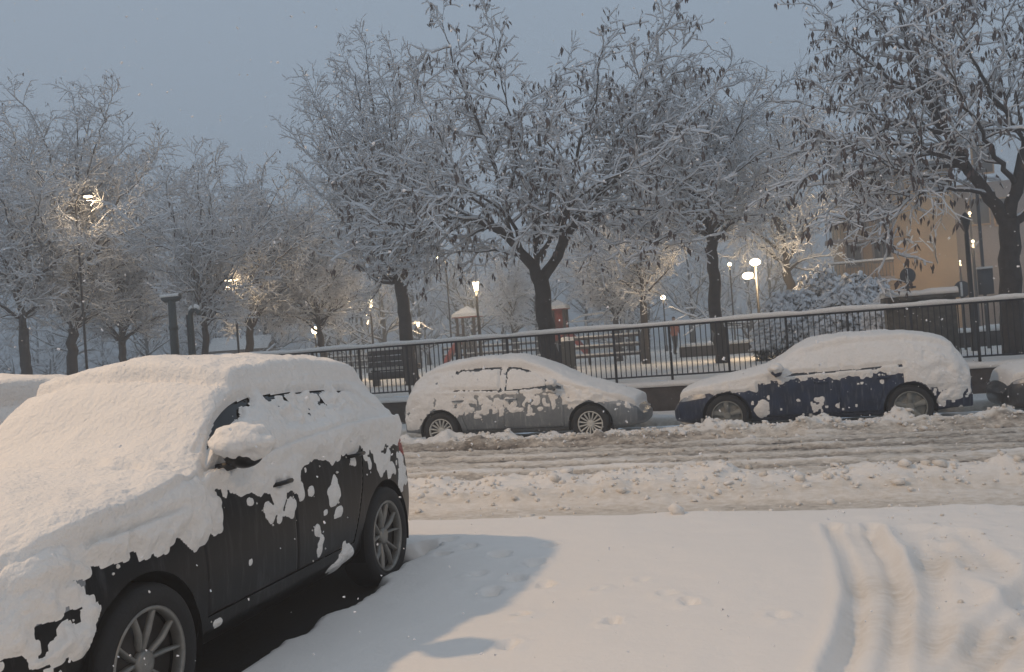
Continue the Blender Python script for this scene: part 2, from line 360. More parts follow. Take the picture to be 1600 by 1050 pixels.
# retaining wall with snow cap
wx0, wx1 = -60.0, 40.0
wallr = empty('retaining_wall', (0, 18.5, 0), 0, 'low dark stone retaining wall under the railing, snow along its top', 'wall')
MB().box((-10, 0.05, .33), (100, .4, .70)).obj('wall_body', M['wall'], wallr)
def cap_strip(x0, x1, y0, y1, z, th, step, seed, rag=.0):
    xs_ = np.arange(x0, x1+step/2, step); n = len(xs_); prof = np.linspace(0, PI, 9)
    V = np.zeros((n, 9, 3)); cy = (y0+y1)/2; hw = (y1-y0)/2
    t = th*(1+.45*fbm(xs_*1.7, xs_*0+seed, o=4)-rag*3*np.clip(vn(xs_*2.3, xs_*0+seed+31)-.55, 0, 1)); ww = hw*(1+.12*fbm(xs_*2.5, xs_*0+seed+5, o=3)+rag*fbm(xs_*9, xs_*0+seed+8, o=2))
    for i, a in enumerate(prof):
        V[:, i, 0] = xs_; V[:, i, 1] = cy-np.sign(math.cos(a))*abs(math.cos(a))**.6*ww; V[:, i, 2] = z+(math.sin(a)**.55)*t*(1+.05*vn(xs_*14, i*3.1))
    I = np.arange(n*9).reshape(n, 9); Q = np.stack([I[:-1, :-1], I[1:, :-1], I[1:, 1:], I[:-1, 1:]], -1).reshape(-1, 4)
    B = np.stack([I[:-1, 0], I[:-1, 8], I[1:, 8], I[1:, 0]], -1)
    return V.reshape(-1, 3), np.concatenate([Q, B])
v, q = cap_strip(-30, 20, -.19, .28, .675, .11, .07, 3.0)
link_mesh('snow_cap', np_mesh('snow_cap', v, q), M['snow'], wallr)

# railing
FY = 18.46
rail = empty('railing', (0, FY, .8), 0, 'dark iron railing of thin upright bars with a snow-laden top rail', 'railing')
px0 = -3.03
pm = MB().box((0, 0, 0), (.045, .045, 1.12)).mesh('post')
bm_ = MB().box((0, 0, 0), (.017, .017, .95)).mesh('bar')
posts = [px0+1.085*k for k in range(-9, 11)]
for x in posts:
    o = link_mesh('post', pm, M['iron'], rail); o.location = (x, 0, .49)
for i in range(len(posts)-1):
    for k in range(1, 11):
        o = link_mesh('bar', bm_, M['iron'], rail); o.location = (posts[i]+k*1.085/11, 0, .56)
L_ = posts[-1]-posts[0]; cx_ = (posts[-1]+posts[0])/2
MB().box((cx_, 0, 1.045), (L_+.05, .06, .05)).obj('top_rail', M['iron'], rail)
MB().box((cx_, 0, .085), (L_+.05, .04, .03)).obj('bottom_rail', M['iron'], rail)
v, q = cap_strip(posts[0], posts[-1], -.055, .055, 1.055, .09, .04, 11.0, rag=.15)
link_mesh('rail_snow', np_mesh('rail_snow', v, q), M['snow'], rail)

# ------------------------------------------------------------------ cars
def poly_sdf(x, z, P, r=0.0):
    P = np.asarray(P, float); d = np.full(np.shape(x), 1e9); inside = np.zeros(np.shape(x), bool)
    n = len(P)
    for i in range(n):
        a, b = P[i], P[(i+1) % n]; e = b-a
        t = np.clip(((x-a[0])*e[0]+(z-a[1])*e[1])/(e@e), 0, 1)
        d = np.minimum(d, np.hypot(x-a[0]-t*e[0], z-a[1]-t*e[1]))
        c = ((a[1] > z) != (b[1] > z)) & (x < (b[0]-a[0])*(z-a[1])/(b[1]-a[1]+1e-12)+a[0])
        inside ^= c
    return np.where(inside, -d, d)-r
def interp_s(x, tab):
    t = np.array(tab, float); X0, Y0 = t[:, 0], t[:, 1]
    # monotone-ish cubic (catmull with clamped slopes)
    m = np.gradient(Y0, X0); dl = np.diff(Y0)/np.diff(X0)
    for i in range(len(X0)):
        l = dl[i-1] if i else dl[0]; r_ = dl[i] if i < len(dl) else dl[-1]
        if l*r_ <= 0: m[i] = 0
        else: m[i] = np.sign(l)*min(abs(m[i]), 2.5*abs(l), 2.5*abs(r_))
    k = np.clip(np.searchsorted(X0, x)-1, 0, len(X0)-2); h = X0[k+1]-X0[k]; s = np.clip((x-X0[k])/h, 0, 1)
    return (2*s**3-3*s**2+1)*Y0[k]+(s**3-2*s**2+s)*h*m[k]+(-2*s**3+3*s**2)*Y0[k+1]+(s**3-s**2)*h*m[k+1]

def body_grid(sp, du, nseg):
    T = sp['T']; x0, x1 = T[0][0], T[-1][0]
    # denser near the ends
    n = int((x1-x0)/du); xs_ = np.linspace(x0, x1, n)
    g = lambda key: interp_s(xs_, sp[key])
    Tt, E, R, Zb, B, Zm, Mw, Ss, Zbt = Tz = g('T'), g('E'), g('R'), g('Zb'), g('B'), g('Zm'), g('M'), g('S'), g('Zbot')
    pw = g('plan')
    K = np.zeros((n, 8, 2))
    K[:, 0] = np.stack([0*xs_, Tt], 1)
    K[:, 1] = np.stack([R*.6*pw, Tt-(Tt-E)*.30], 1)
    K[:, 2] = np.stack([R*pw, E], 1)
    K[:, 3] = np.stack([B*pw, np.minimum(Zb, E-.01)], 1)
    K[:, 4] = np.stack([Mw*pw, np.minimum(Zm, np.minimum(Zb, E)-.02)], 1)
    K[:, 5] = np.stack([Ss*pw, np.minimum(sp['zs'], K[:, 4, 1]-.03)], 1)
    K[:, 6] = np.stack([(Ss-.12)*pw, np.minimum(Zbt, K[:, 5, 1]-.02)], 1)
    K[:, 7] = np.stack([0*xs_, K[:, 6, 1]], 1)
    cols = []; pan = []
    for i in range(7):
        for s in np.linspace(0, 1, nseg[i], endpoint=False):
            c = K[:, i]*(1-s)+K[:, i+1]*s
            if i == 2: c[:, 0] += .025*math.sin(PI*s)*pw          # tumblehome curve
            if i in (3, 4): c[:, 0] += .012*math.sin(PI*s)*pw
            cols.append(c); pan.append(i)
    cols.append(K[:, 7]); pan.append(7)
    H = np.stack(cols, 1); pan = np.array(pan)                # (n, nv, 2)
    # round the section corners and lengthwise
    for it in range(sp.get('smooth', 3)):
        H[:, 1:-1] = (H[:, :-2]+2*H[:, 1:-1]+H[:, 2:])/4
        H[1:-1] = (H[:-2]+2*H[1:-1]+H[2:])/4
    H[:, 0, 0] = 0; H[:, -1, 0] = 0
    nv = H.shape[1]
    full = np.zeros((n, 2*nv-1, 3)); full[:, :, 0] = xs_[:, None]
    full[:, nv-1:, 1] = H[:, :, 0]; full[:, nv-1:, 2] = H[:, :, 1]
    full[:, :nv-1, 1] = -H[:, :0:-1, 0]; full[:, :nv-1, 2] = H[:, :0:-1, 1]
    pf = np.concatenate([pan[:0:-1], pan])
    # end caps : shrink rings
    def ring(row, k, dx):
        c = row.mean(0); r = c+(row-c)*k; r[:, 0] = row[:, 0]+dx; return r
    a = [ring(full[0], k, -d) for k, d in ((0.02, .05), (.45, .045), (.8, .03))]
    b = [ring(full[-1], k, d) for k, d in ((.8, .03), (.45, .045), (0.02, .05))]
    G = np.concatenate([np.array(a), full, np.array(b)], 0)
    return G, pf
def grid_normals(G):
    du = np.gradient(G, axis=0); dv = np.gradient(G, axis=1)
    n = np.cross(du, dv); n /= np.linalg.norm(n, axis=2)[:, :, None]+1e-9
    c = np.array([0, 0, .6]); flip = np.sign(((G-c)*n)[:, :, 1].sum()+1e-9)
    s = np.sign((n[:, :, 2]*(G[:, :, 2]-.6)).sum()); return n*s
def extract(G, mask, name):
    nu, nv, _ = G.shape; I = np.arange(nu*nv).reshape(nu, nv)
    Q = np.stack([I[:-1, :-1], I[1:, :-1], I[1:, 1:], I[:-1, 1:]], -1)[mask]
    used, inv = np.unique(Q, return_inverse=True)
    return np_mesh(name, G.reshape(-1, 3)[used], inv.reshape(-1, 4))

def make_wheel(parent, x, y, sg, rt_, rr, style, rimmat, width=.22, snow=0):
    """sg = +1 : outer face toward local +y"""
    yo = y
    tp = [(rr-.012, 0), (rr+.012, .004), (rr+.03, .016), (rt_-.035, .02), (rt_-.012, .006), (rt_, -.02), (rt_, -width+.04), (rt_-.015, -width+.01), (rr, -width)]
    o = MB().lathe([(r, z*sg) for r, z in tp], k=48, axis='y').obj('wheel', M['tyre'], parent, True); o.location = (x, yo, rt_)
    m = MB(); m.lathe([(rr-.012, -.05*sg), (rr-.016, -.002*sg), (rr-.008, .008*sg), (rr+.004, .008*sg), (rr+.004, -.01*sg)], k=48, axis='y')
    def spoke(a0, a1, w0, w1, r0, r1, y0, y1):
        V = []
        for r, a, w, yy in ((r0, a0, w0, y0), (r0*.5+r1*.5, a0*.5+a1*.5, (w0+w1)*.46, y0*.6+y1*.4+.012), (r1, a1, w1, y1)):
            c, s_ = math.cos(a), math.sin(a)
            for dw, dy in ((-w, -.03), (-w*.7, 0), (w*.7, 0), (w, -.03)):
                V.append((r*c-dw*s_, (yy+dy)*sg, r*s_+dw*c))
        Q = [[i*4+j, i*4+j+1, i*4+j+5, i*4+j+4] for i in (0, 1) for j in range(3)]
        m.add(V, Q)
    if style == 'double5':
        for k in range(5):
            a = 2*PI*k/5+.31
            spoke(a-.16, a-.30, .012, .0075, .05, rr-.012, -.035, -.006); spoke(a+.16, a+.30, .012, .0075, .05, rr-.012, -.035, -.006)
    elif style == 'multi':
        for k in range(15): spoke(2*PI*k/15, 2*PI*k/15, .012, .016, .045, rr-.012, -.03, -.006)
    else:
        for k in range(5): spoke(2*PI*k/5+.3, 2*PI*k/5+.3, .035, .05, .05, rr-.012, -.03, -.006)
    m.lathe([(.062, -.05*sg), (.06, -.022*sg), (.045, -.015*sg), (.03, -.016*sg), (.0005, -.012*sg)], k=20, axis='y')
    r = m.obj('rim', rimmat, o, False)
    MB().lathe([(rr-.02, -.06*sg), (.155, -.062*sg), (.15, -.055*sg), (.05, -.052*sg), (.0005, -.05*sg)], k=32, axis='y').obj('brake_disc', M['brake'] if style != 'solid5' else M['rim_dirty'], o, True)
    return o

def make_car(name, sp, loc, rz, paint, label, group, du, nseg, rimmat, style, snowfn, mirror_side=1, both=True):
    root = empty(name, loc, rz, label, 'car', group)
    G, pf = body_grid(sp, du, nseg); Nn = grid_normals(G)
    nu, nv, _ = G.shape; xh = sp['hubs']; ra = sp['arch']; rt_ = sp['rt']
    G0 = G.copy()
    C = (G[:-1, :-1]+G[1:, :-1]+G[1:, 1:]+G[:-1, 1:])/4
    side = np.sign(C[:, :, 1])
    pc = np.minimum(pf[:-1], pf[1:])[None, :].repeat(nu-1, 0)
    lab = np.zeros((nu-1, nv-1), int)           # 0 body
    regs = []                                    # (id, name, material, sdf(x,z), panels, side, mode)
    ids = {}
    def reg(nm, mt, fn, panels, sd, mode):
        regs.append((len(regs)+1, nm, mt, fn, panels, sd, mode))
    for hx in xh: reg(None, None, lambda x, z, hx=hx: np.hypot(x-hx, z-rt_)-ra, (3, 4, 5, 6), 0, 's')
    for nm, mt, P_, r in sp['regions']:
        for sd in (1, -1): reg(nm, M[mt] if mt else paint, lambda x, z, P_=P_, r=r: poly_sdf(x, z, P_, r), (2, 3, 4, 5), sd, 's')
    for nm, mt, P_, r in sp['tops']:
        reg(nm, M[mt], lambda x, y, P_=P_, r=r: poly_sdf(x, y, P_, r), (0, 1), 0, 't')
    for rid, nm, mt, fn, panels, sd, mode in reversed(regs):
        a = C[:, :, 0]; b = C[:, :, 2] if mode == 's' else C[:, :, 1]
        mk = (fn(a, b) < 0) & np.isin(pc, panels)
        if sd: mk &= side == sd
        lab[mk] = rid
    # snap boundaries
    big = np.zeros((nu, nv), int)
    L4 = np.zeros((4, nu, nv), int)-1
    L4[0, :-1, :-1] = lab; L4[1, 1:, :-1] = lab; L4[2, :-1, 1:] = lab; L4[3, 1:, 1:] = lab
    for rid, nm, mt, fn, panels, sd, mode in reversed(regs):
        has = (L4 == rid).any(0); oth = ((L4 != rid) & (L4 >= 0)).any(0); b = has & oth
        if not b.any(): continue
        ax = 2 if mode == 's' else 1
        p = G[b]; x_, z_ = p[:, 0].copy(), p[:, ax].copy()
        for it in range(2):
            f0 = fn(x_, z_); e = 1e-3; gx = (fn(x_+e, z_)-f0)/e; gz = (fn(x_, z_+e)-f0)/e; l2 = gx*gx+gz*gz+1e-6
            st = np.clip(f0, -du*1.2, du*1.2); x_ = x_-st*gx/l2; z_ = z_-st*gz/l2
        p[:, 0] = x_; p[:, ax] = z_; G[b] = p
    link_mesh('body', extract(G, lab == 0, 'body'), paint, root)
    for rid, nm, mt, fn, panels, sd, mode in regs:
        if nm is None: continue
        mk = lab == rid
        if not mk.any(): continue
        Gp = G-Nn*.0 if nm == 'door' else G
        me_G = Gp.copy()
        inset = .012 if 'window' in nm or 'wind' in nm else .0
        has = (L4 == rid).any(0); oth = ((L4 != rid) & (L4 >= 0)).any(0); bd = has & oth
        me_G -= Nn*inset
        if nm == 'door': me_G[bd] -= Nn[bd]*.010; 
        link_mesh(nm, extract(me_G, mk, nm), mt, root)
    # wheel arch liners
    for hx in xh:
        for sd in (1, -1):
            V = []; k = 28; y0 = sd*(sp['track']+.0-.30); y1 = sd*(sp['track']+.0)
            for q in range(k+1):
                a = -.25+(PI+.5)*q/k
                for rr_, yy in ((ra+.004, y1-.0*sd), (ra+.004, y0), (.0, y0)): V.append((hx+rr_*math.cos(a), yy, rt_+rr_*math.sin(a)))
            Q = [[i*3+j, i*3+j+1, i*3+j+4, i*3+j+3] for i in range(k) for j in range(2)]
            MB().add(V, Q).obj('wheel_arch', M['void'], root, True)
            make_wheel(root, hx, sd*sp['track'], sd, rt_, sp['rr'], style, rimmat)
    # mirrors
    mx, mz = sp['mirror']; 
    for sd in (1, -1):
        bm = bmesh.new(); bmesh.ops.create_icosphere(bm, subdivisions=3, radius=1)
        yb = sp['mw']*sd
        for v_ in bm.verts:
            c = v_.co; s_ = 1-.25*max(0, c.x)
            v_.co = Vector((mx+c.x*.075*(1 if c.x < 0 else 1.25)-.02, yb+sd*.10+c.y*.115*s_, mz+c.z*.075*s_))
        me = bpy.data.meshes.new('mirror'); bm.to_mesh(me); bm.free(); me.polygons.foreach_set('use_smooth', [True]*len(me.polygons))
        o = link_mesh('mirror', me, paint, root)
        MB().tube([(mx, yb-sd*.04, mz-.07), (mx, yb+sd*.06, mz-.05)], [.03, .025], 6).obj('mirror_arm', M['black'], o)
        if sd == mirror_side or both:
            k_ = sp.get('mirror_snow', 1.0)
            bm = bmesh.new(); bmesh.ops.create_icosphere(bm, subdivisions=4, radius=1)
            A = np.array([v_.co for v_ in bm.verts]); d = 1+.34*fbm(A[:, 0]*1.8, A[:, 1]*1.8, A[:, 2]*1.8+sd, o=5)
            for v_, dd in zip(bm.verts, d):
                c = v_.co*dd; z = c.z*(.10 if c.z > 0 else .085)*k_
                v_.co = Vector((mx+c.x*.115*k_-.01, yb+sd*.105+c.y*.15*k_, mz+.055*k_+z))
            me = bpy.data.meshes.new('mirror_snow'); bm.to_mesh(me); bm.free(); me.polygons.foreach_set('use_smooth', [True]*len(me.polygons))
            link_mesh('snow', me, M['snow'], o)
    # door handles
    for hx_, hz in sp['handles']:
        for sd in (1, -1):
            yy = sp['hw']*sd
            MB().tube([(hx_-.10, yy-.01*sd, hz), (hx_-.07, yy+.028*sd, hz+.004), (hx_+.07, yy+.028*sd, hz+.004), (hx_+.10, yy-.01*sd, hz)], .014, 6).obj('handle', paint, root, True)
    # wipers
    # snow shell
    t, off = snowfn(G0, Nn)
    xx, yy_, zz = G0[:, :, 0], G0[:, :, 1], G0[:, :, 2]
    t = t+np.where(t > .012, .010*fbm(xx*13, yy_*13, zz*13+3, o=4)+.006*vn(xx*40, yy_*40, zz*40), 0)
    t = np.clip(t, -.045, .3)
    for it in range(1):
        t[1:-1] = (t[:-2]+2*t[1:-1]+t[2:])/4; t[:, 1:-1] = (t[:, :-2]+2*t[:, 1:-1]+t[:, 2:])/4
    tt = np.maximum(t, 0)
    dirn = Nn*.75+np.array([0, 0, .45]); 
    Gs = G0+dirn*tt[:, :, None]+Nn*(np.clip(t, -.03, 0)*.8+.001)[:, :, None]
    arch_ids = [rg_[0] for rg_ in regs if rg_[1] is None]
    t = np.where((np.abs(G0[:, :, 1]) < .2) & (G0[:, :, 2] < .5), -1, t)
    cm = np.maximum(np.maximum(t[:-1, :-1], t[1:, :-1]), np.maximum(t[1:, 1:], t[:-1, 1:])) > .001
    cm &= ~np.isin(lab, arch_ids)
    link_mesh('snow_cover', extract(Gs, cm, 'snow_cover'), M['snow'], root)
    # crumbs along the broken edges of the snow
    rg_ = np.random.default_rng(len(label)); near = t > .010
    for it in range(5 if du < .02 else 3):
        near[1:] |= near[:-1]; near[:-1] |= near[1:]; near[:, 1:] |= near[:, :-1]; near[:, :-1] |= near[:, 1:]
    cand = np.argwhere(near & (t < .004) & (G0[:, :, 2] > .35) & (np.abs(G0[:, :, 1]) > .5))
    if len(cand):
        nC = min(60 if sp is SUV else 160, len(cand)); ii = cand[rg_.choice(len(cand), nC, replace=False)]; P = G0[ii[:, 0], ii[:, 1]]; Np = Nn[ii[:, 0], ii[:, 1]]
        ok = ~np.isin(lab[np.clip(ii[:, 0], 0, nu-2), np.clip(ii[:, 1], 0, nv-2)], arch_ids); P, Np = P[ok], Np[ok]; nC = len(P)
        sz = rg_.lognormal(-5.2 if sp is SUV else -4.9, .5, nC); sz = np.clip(sz, .003, .016)
        P = P+rg_.normal(0, .014, P.shape)*(1-np.abs(Np))+Np*(sz*.3)[:, None]
        bm = bmesh.new(); bmesh.ops.create_icosphere(bm, subdivisions=1, radius=1); B = np.array([v_.co for v_ in bm.verts]); T = np.array([[v_.index for v_ in f.verts] for f in bm.faces]); bm.free()
        Vc = (B[None]*rg_.uniform(.7, 1.4, (nC, 1, 3))+rg_.normal(0, .15, (nC, len(B), 3)))*sz[:, None, None]+P[:, None]
        o = link_mesh('snow_crumbs', np_mesh('snow_crumbs', Vc.reshape(-1, 3), ((np.arange(nC)*len(B))[:, None, None]+T).reshape(-1, 3)), M['snow'], root); o['kind'] = 'stuff'
    return root

def rag(t, lo=.012, hi=.04):      # sharpen a thickness field so that its edge is a bluff
    return np.where(t <= 0, -1, np.sqrt(np.clip(t/hi, 0, 1))*hi*(t < hi)+t*(t >= hi))

# ---- SUV
SUV = dict(
    T=[(-2.10, .86), (-2.07, 1.0), (-2.0, 1.10), (-1.86, 1.27), (-1.66, 1.49), (-1.5, 1.54), (-1.0, 1.60), (-.4, 1.62), (0, 1.605), (.22, 1.555), (.92, 1.115), (1.08, 1.075), (1.6, 1.02), (1.92, .95), (2.08, .87), (2.15, .76), (2.18, .66)],
    E=[(-2.10, .80), (-2.07, .93), (-2.0, 1.05), (-1.86, 1.20), (-1.66, 1.42), (-1.5, 1.47), (-1.0, 1.53), (-.4, 1.55), (0, 1.535), (.22, 1.49), (.92, 1.08), (1.08, 1.035), (1.6, .98), (1.92, .90), (2.08, .82), (2.15, .72), (2.18, .62)],
    R=[(-2.10, .68), (-1.9, .68), (-1.6, .63), (-1.0, .64), (0, .64), (.25, .65), (.92, .75), (1.1, .77), (1.7, .75), (2.18, .66)],
    Zb=[(-2.10, .80), (-1.9, 1.10), (-1.4, 1.17), (0, 1.13), (.9, 1.05), (1.3, .97), (1.9, .86), (2.18, .60)],
    B=[(-2.10, .84), (-1.6, .87), (0, .875), (.9, .87), (1.6, .87), (2.18, .84)],
    Zm=[(-2.10, .70), (0, .74), (2.18, .55)], M=[(-2.10, .90), (-1.3, .925), (0, .915), (1.36, .925), (2.18, .90)],
    S=[(-2.10, .88), (0, .885), (2.18, .88)], zs=.34, Zbot=[(-2.10, .34), (-1.7, .25), (0, .22), (1.8, .22), (2.18, .28)],
    plan=[(-2.10, .86), (-2.02, .92), (-1.85, .97), (-1.5, 1), (1.5, 1), (1.8, .965), (2.0, .90), (2.1, .83), (2.18, .70)],
    smooth=4, hubs=(-1.36, 1.36), arch=.405, rt=.355, rr=.25, track=.915, mirror=(.64, 1.20), mw=.90, mirror_snow=1.12, handles=((.10, .97), (-.92, 1.0)), hw=.918,
    regions=[('window', 'glass', [(.76, 1.11), (.30, 1.45), (-.02, 1.49), (-.02, 1.155)], .01), ('window', 'glass', [(-.10, 1.16), (-.10, 1.49), (-.95, 1.47), (-1.05, 1.19)], .01),
             ('window', 'glass', [(-1.12, 1.205), (-1.03, 1.45), (-1.28, 1.43), (-1.52, 1.27), (-1.48, 1.215)], .01),
             ('tail_light', 'red', [(-2.08, .86), (-2.08, .98), (-1.78, 1.0), (-1.78, .90)], .01), ('headlight', 'lens', [(1.72, .74), (1.70, .84), (2.06, .80), (2.08, .68)], .01),
             ('door', None, [(.88, .42), (.90, .95), (.82, 1.02), (.32, 1.50), (-.05, 1.53), (-.05, .42)], .0), ('door', None, [(-.06, .42), (-.06, 1.53), (-.98, 1.51), (-1.10, 1.16), (-1.0, .80), (-.84, .42)], .0)],
    tops=[('windscreen', 'glass', [(.30, -.56), (.30, .56), (.88, .68), (.88, -.68)], .0), ('rear_window', 'glass', [(-1.98, -.52), (-1.98, .52), (-1.70, .5), (-1.70, -.5)], 0)])
def suv_blobs():
    L = [(440, 745, 45, 22, .05), (465, 728, 22, 14, .05), (437, 775, 16, 24, .045), (427, 795, 10, 14, .04), (458, 790, 7, 16, .025), (525, 770, 9, 22, .03), (530, 800, 8, 12, .025), (490, 768, 5, 8, .02), (475, 772, 4, 7, .02),
         (352, 970, 9, 13, .03), (550, 865, 9, 15, .03), (540, 885, 9, 9, .03), (505, 850, 5, 12, .018), (440, 812, 4, 6, .015), (557, 720, 5, 8, .02), (600, 690, 20, 26, .03), (595, 720, 16, 18, .025), (615, 730, 8, 12, .02),
         (500, 830, 4, 9, .015), (512, 800, 4, 6, .015), (420, 850, 4, 6, .012), (395, 880, 4, 7, .012), (455, 755, 18, 10, .05), (340, 800, 12, 40, .05), (330, 790, 14, 30, .05), (634, 740, 10, 26, .03)]
    R = []
    for px, py, rx, ry, t in L:
        a = onX(px, py, SUVX+.93); b = onX(px+rx, py, SUVX+.93); c = onX(px, py+ry, SUVX+.93)
        R.append((SUVY-a[1], a[2], abs(b[1]-a[1]), abs(c[2]-a[2]), t))
    return R
def suv_snow(G, N):
    x, y, z = G[:, :, 0], G[:, :, 1], G[:, :, 2]; nz = N[:, :, 2]; ay = np.abs(y)
    n1 = fbm(x*2.2, y*2.2, z*2.2, o=3); n2 = fbm(x*9, y*9, z*9, o=4); n3 = fbm(x*22, y*22, z*22, o=3)
    # top blanket
    base = .12*sstep(-1.75, -1.5, x)*(1-sstep(.155, .20, x+.02*n2))+.07*sstep(.16, .20, x+.02*n2)*(1-sstep(.86, .98, x))+.125*sstep(.80, 1.05, x+.03*n2)*(1-.5*sstep(1.7, 2.15, x))+.09*(1-sstep(-1.8, -1.55, x))
    base *= 1+.22*n1+.07*n2
    base -= .05*np.exp(-((x+.02*n2-.21)/.02)**2)*np.clip(.7+n1*1.5, 0, 1)
    top = base*sstep(.70, .87, nz)-.004
    # side of the glasshouse on the seen side
    zr = interp_s(np.clip(x, -2.1, 2.18), SUV['E']); zb = interp_s(np.clip(x, -2.1, 2.18), SUV['Zb'])
    q = (z-zb)/np.maximum(zr-zb, .05)                  # 0 belt .. 1 roof edge
    sidem = (nz < .80) & (z > .25)
    gl = np.full(x.shape, -1.0)
    cab = sstep(-1.95, -1.6, x)*(1-sstep(.86, .98, x))
    Wf, Wr, Wq = [poly_sdf(x, z, SUV['regions'][k][2]) for k in range(3)]
    roll_ = .060*np.exp(-((q-.97)/.10)**4)*(1+.3*n1)-.004
    crust = .036*(.14+2.5*n2+2.0*n3)
    up_ = .034*(1+.6*n1)+.014*n2
    ztop = 1.42-.30*np.clip((x+.02)/.80, 0, 1)**1.2+.05*n2+.03*n3
    drift = .075*(1+.4*n1)*(1-.55*sstep(1.18, 1.42, z))-2.0*np.clip(z-ztop, 0, 1)
    drift = np.where((Wf > -.022) & (x > .10), -.04, drift)
    rearp = np.maximum(crust, .062*(1-sstep(.02, .14, z-1.18-.10*n1)))-2.5*np.clip(Wr+.045, 0, 1)*(z > 1.36)
    up_ = np.where(Wf < 0, drift, np.where(Wr < 0, rearp, up_))
    up_ = np.where(q > .90, np.maximum(up_, roll_), up_)
    up_ = np.where((Wq > -.03) & (Wq < .005) & (z > 1.25) & (n2 > -.1), -.04, up_)
    gl = np.where(sidem & (q > -.02) & (cab > .2), up_, gl)
    # overhang under the belt, ragged lower edge
    low = .075*(1+.5*n1)-.9*np.clip(-(z-zb)-.045-.07*n2-.07*n3-.03*n1+.06*sstep(.4, .8, x), 0, 1)
    gl = np.where(sidem & (z <= zb+.01) & (x < .86) & (x > -1.75), low, gl)
    # front wing: blanket slumping over the arch
    edge = .865+.085*n2+.05*n1+.07*n3 - .10*np.exp(-((x-.92)/.10)**2) + .03*sstep(1.3, 1.6, x)-.13*sstep(1.66, 1.95, x)
    wing = .085*(1+.35*n1+.3*n2)*sstep(0, .05, z-edge)-.003
    crack = np.exp(-((z-.955+.06*(x-1.3)+.01*n2)/.010)**2)*sstep(.95, 1.1, x)
    wing = wing-.05*crack-.09*(np.clip(n2*1.6-.35+.3*(1-sstep(.88, .97, z)), 0, 1))*(z < .97)
    gl = np.where(sidem & (x >= .86) & (x < 2.3), wing, gl)
    gl = np.where(sidem & (x > 1.6), np.maximum(gl, .035*(.12+2.2*n2+1.6*n3+.8*(z-.62))-.3*np.clip(.56-z, 0, 1)-.5*np.clip(1.68-x, 0, 1)), gl)
    for bx, bz, rx, rz_, t in SB:
        d = np.hypot((x-bx)/rx, (z-bz)/rz_)+.9*n2+1.0*n3+.1
        gl = np.where(sidem & (y > 0), np.maximum(gl, t*(1-d**2)), gl)
    gl = np.where(y > 0, gl, np.where(sidem & (z > zb-.02), .03*(1+n2), -1.0))
    t = np.maximum(top, gl)
    t = np.where((x > 2.0) & (z < .75), np.minimum(t, .02+.06*n2), t)
    return t, None
SB = suv_blobs()
make_car('parked_suv', SUV, (SUVX, SUVY, 0), -PI/2, M['suv'], 'black SUV close by on the left, blanketed with thick snow', None,
         .0135, (14, 18, 46, 34, 44, 8, 5), M['rim_dark'], 'double5', suv_snow)

# ---- small hatchback (silver) and coupe-like hatch (blue)
HATCH = dict(
    T=[(-1.98, 0.8), (-1.95, 0.95), (-1.88, 1.05), (-1.75, 1.16), (-1.52, 1.31), (-1.3, 1.37), (-0.6, 1.43), (-0.1, 1.42), (0.15, 1.385), (0.4, 1.31), (1.05, 1.0), (1.2, 0.945), (1.6, 0.8), (1.9, 0.68), (2.05, 0.58), (2.12, 0.48)],
    E=[(-1.98, 0.755), (-1.95, 0.904), (-1.88, 0.985), (-1.75, 1.095), (-1.52, 1.245), (-1.3, 1.305), (-0.6, 1.365), (-0.1, 1.355), (0.15, 1.32), (0.4, 1.245), (1.05, 0.935), (1.2, 0.88), (1.6, 0.735), (1.9, 0.635), (2.05, 0.534), (2.12, 0.434)],
    R=[(-1.98, .6), (-1.6, .56), (-.5, .55), (.2, .56), (.98, .68), (1.2, .70), (2.12, .62)],
    Zb=[(-1.98, .72), (-1.7, .95), (-.5, .92), (.9, .87), (1.4, .80), (1.9, .70), (2.12, .50)],
    B=[(-1.98, .78), (-1.4, .81), (0, .82), (1.5, .81), (2.12, .78)], Zm=[(-1.98, .62), (0, .64), (2.12, .48)], M=[(-1.98, .83), (-1.2, .86), (0, .855), (1.3, .86), (2.12, .83)],
    S=[(-1.98, .81), (0, .82), (2.12, .80)], zs=.30, Zbot=[(-1.98, .30), (-1.5, .22), (0, .18), (1.7, .18), (2.12, .25)],
    plan=[(-1.98, .84), (-1.9, .91), (-1.7, .97), (-1.4, 1), (1.4, 1), (1.7, .965), (1.92, .90), (2.05, .80), (2.12, .66)],
    smooth=3, hubs=(-1.29, 1.29), arch=.36, rt=.31, rr=.205, track=.845, mirror=(.72, .97), mw=.83, mirror_snow=.8, handles=((-.02, .78), (-.95, .80)), hw=.855,
    regions=[('window', 'glass', [(.84, .93), (.36, 1.24), (.1, 1.32), (-.12, 1.33), (-.12, .92)], .008), ('window', 'glass', [(-.20, .93), (-.20, 1.345), (-.95, 1.32), (-1.25, 1.22), (-1.28, .98)], .008),
             ('headlight', 'lens', [(1.62, .63), (1.66, .74), (1.96, .67), (2.0, .57)], .008), ('tail_light', 'red', [(-1.96, .78), (-1.96, .93), (-1.72, .98), (-1.74, .82)], .008),
             ('door', None, [(.86, .28), (.88, .84), (.78, .90), (.24, 1.33), (-.16, 1.37), (-.16, .28)], 0), ('door', None, [(-.17, .28), (-.17, 1.37), (-.92, 1.35), (-1.02, .92), (-.95, .70), (-.82, .28)], 0)],
    tops=[('windscreen', 'glass', [(.28, -.5), (.28, .5), (.92, .62), (.92, -.62)], 0)])
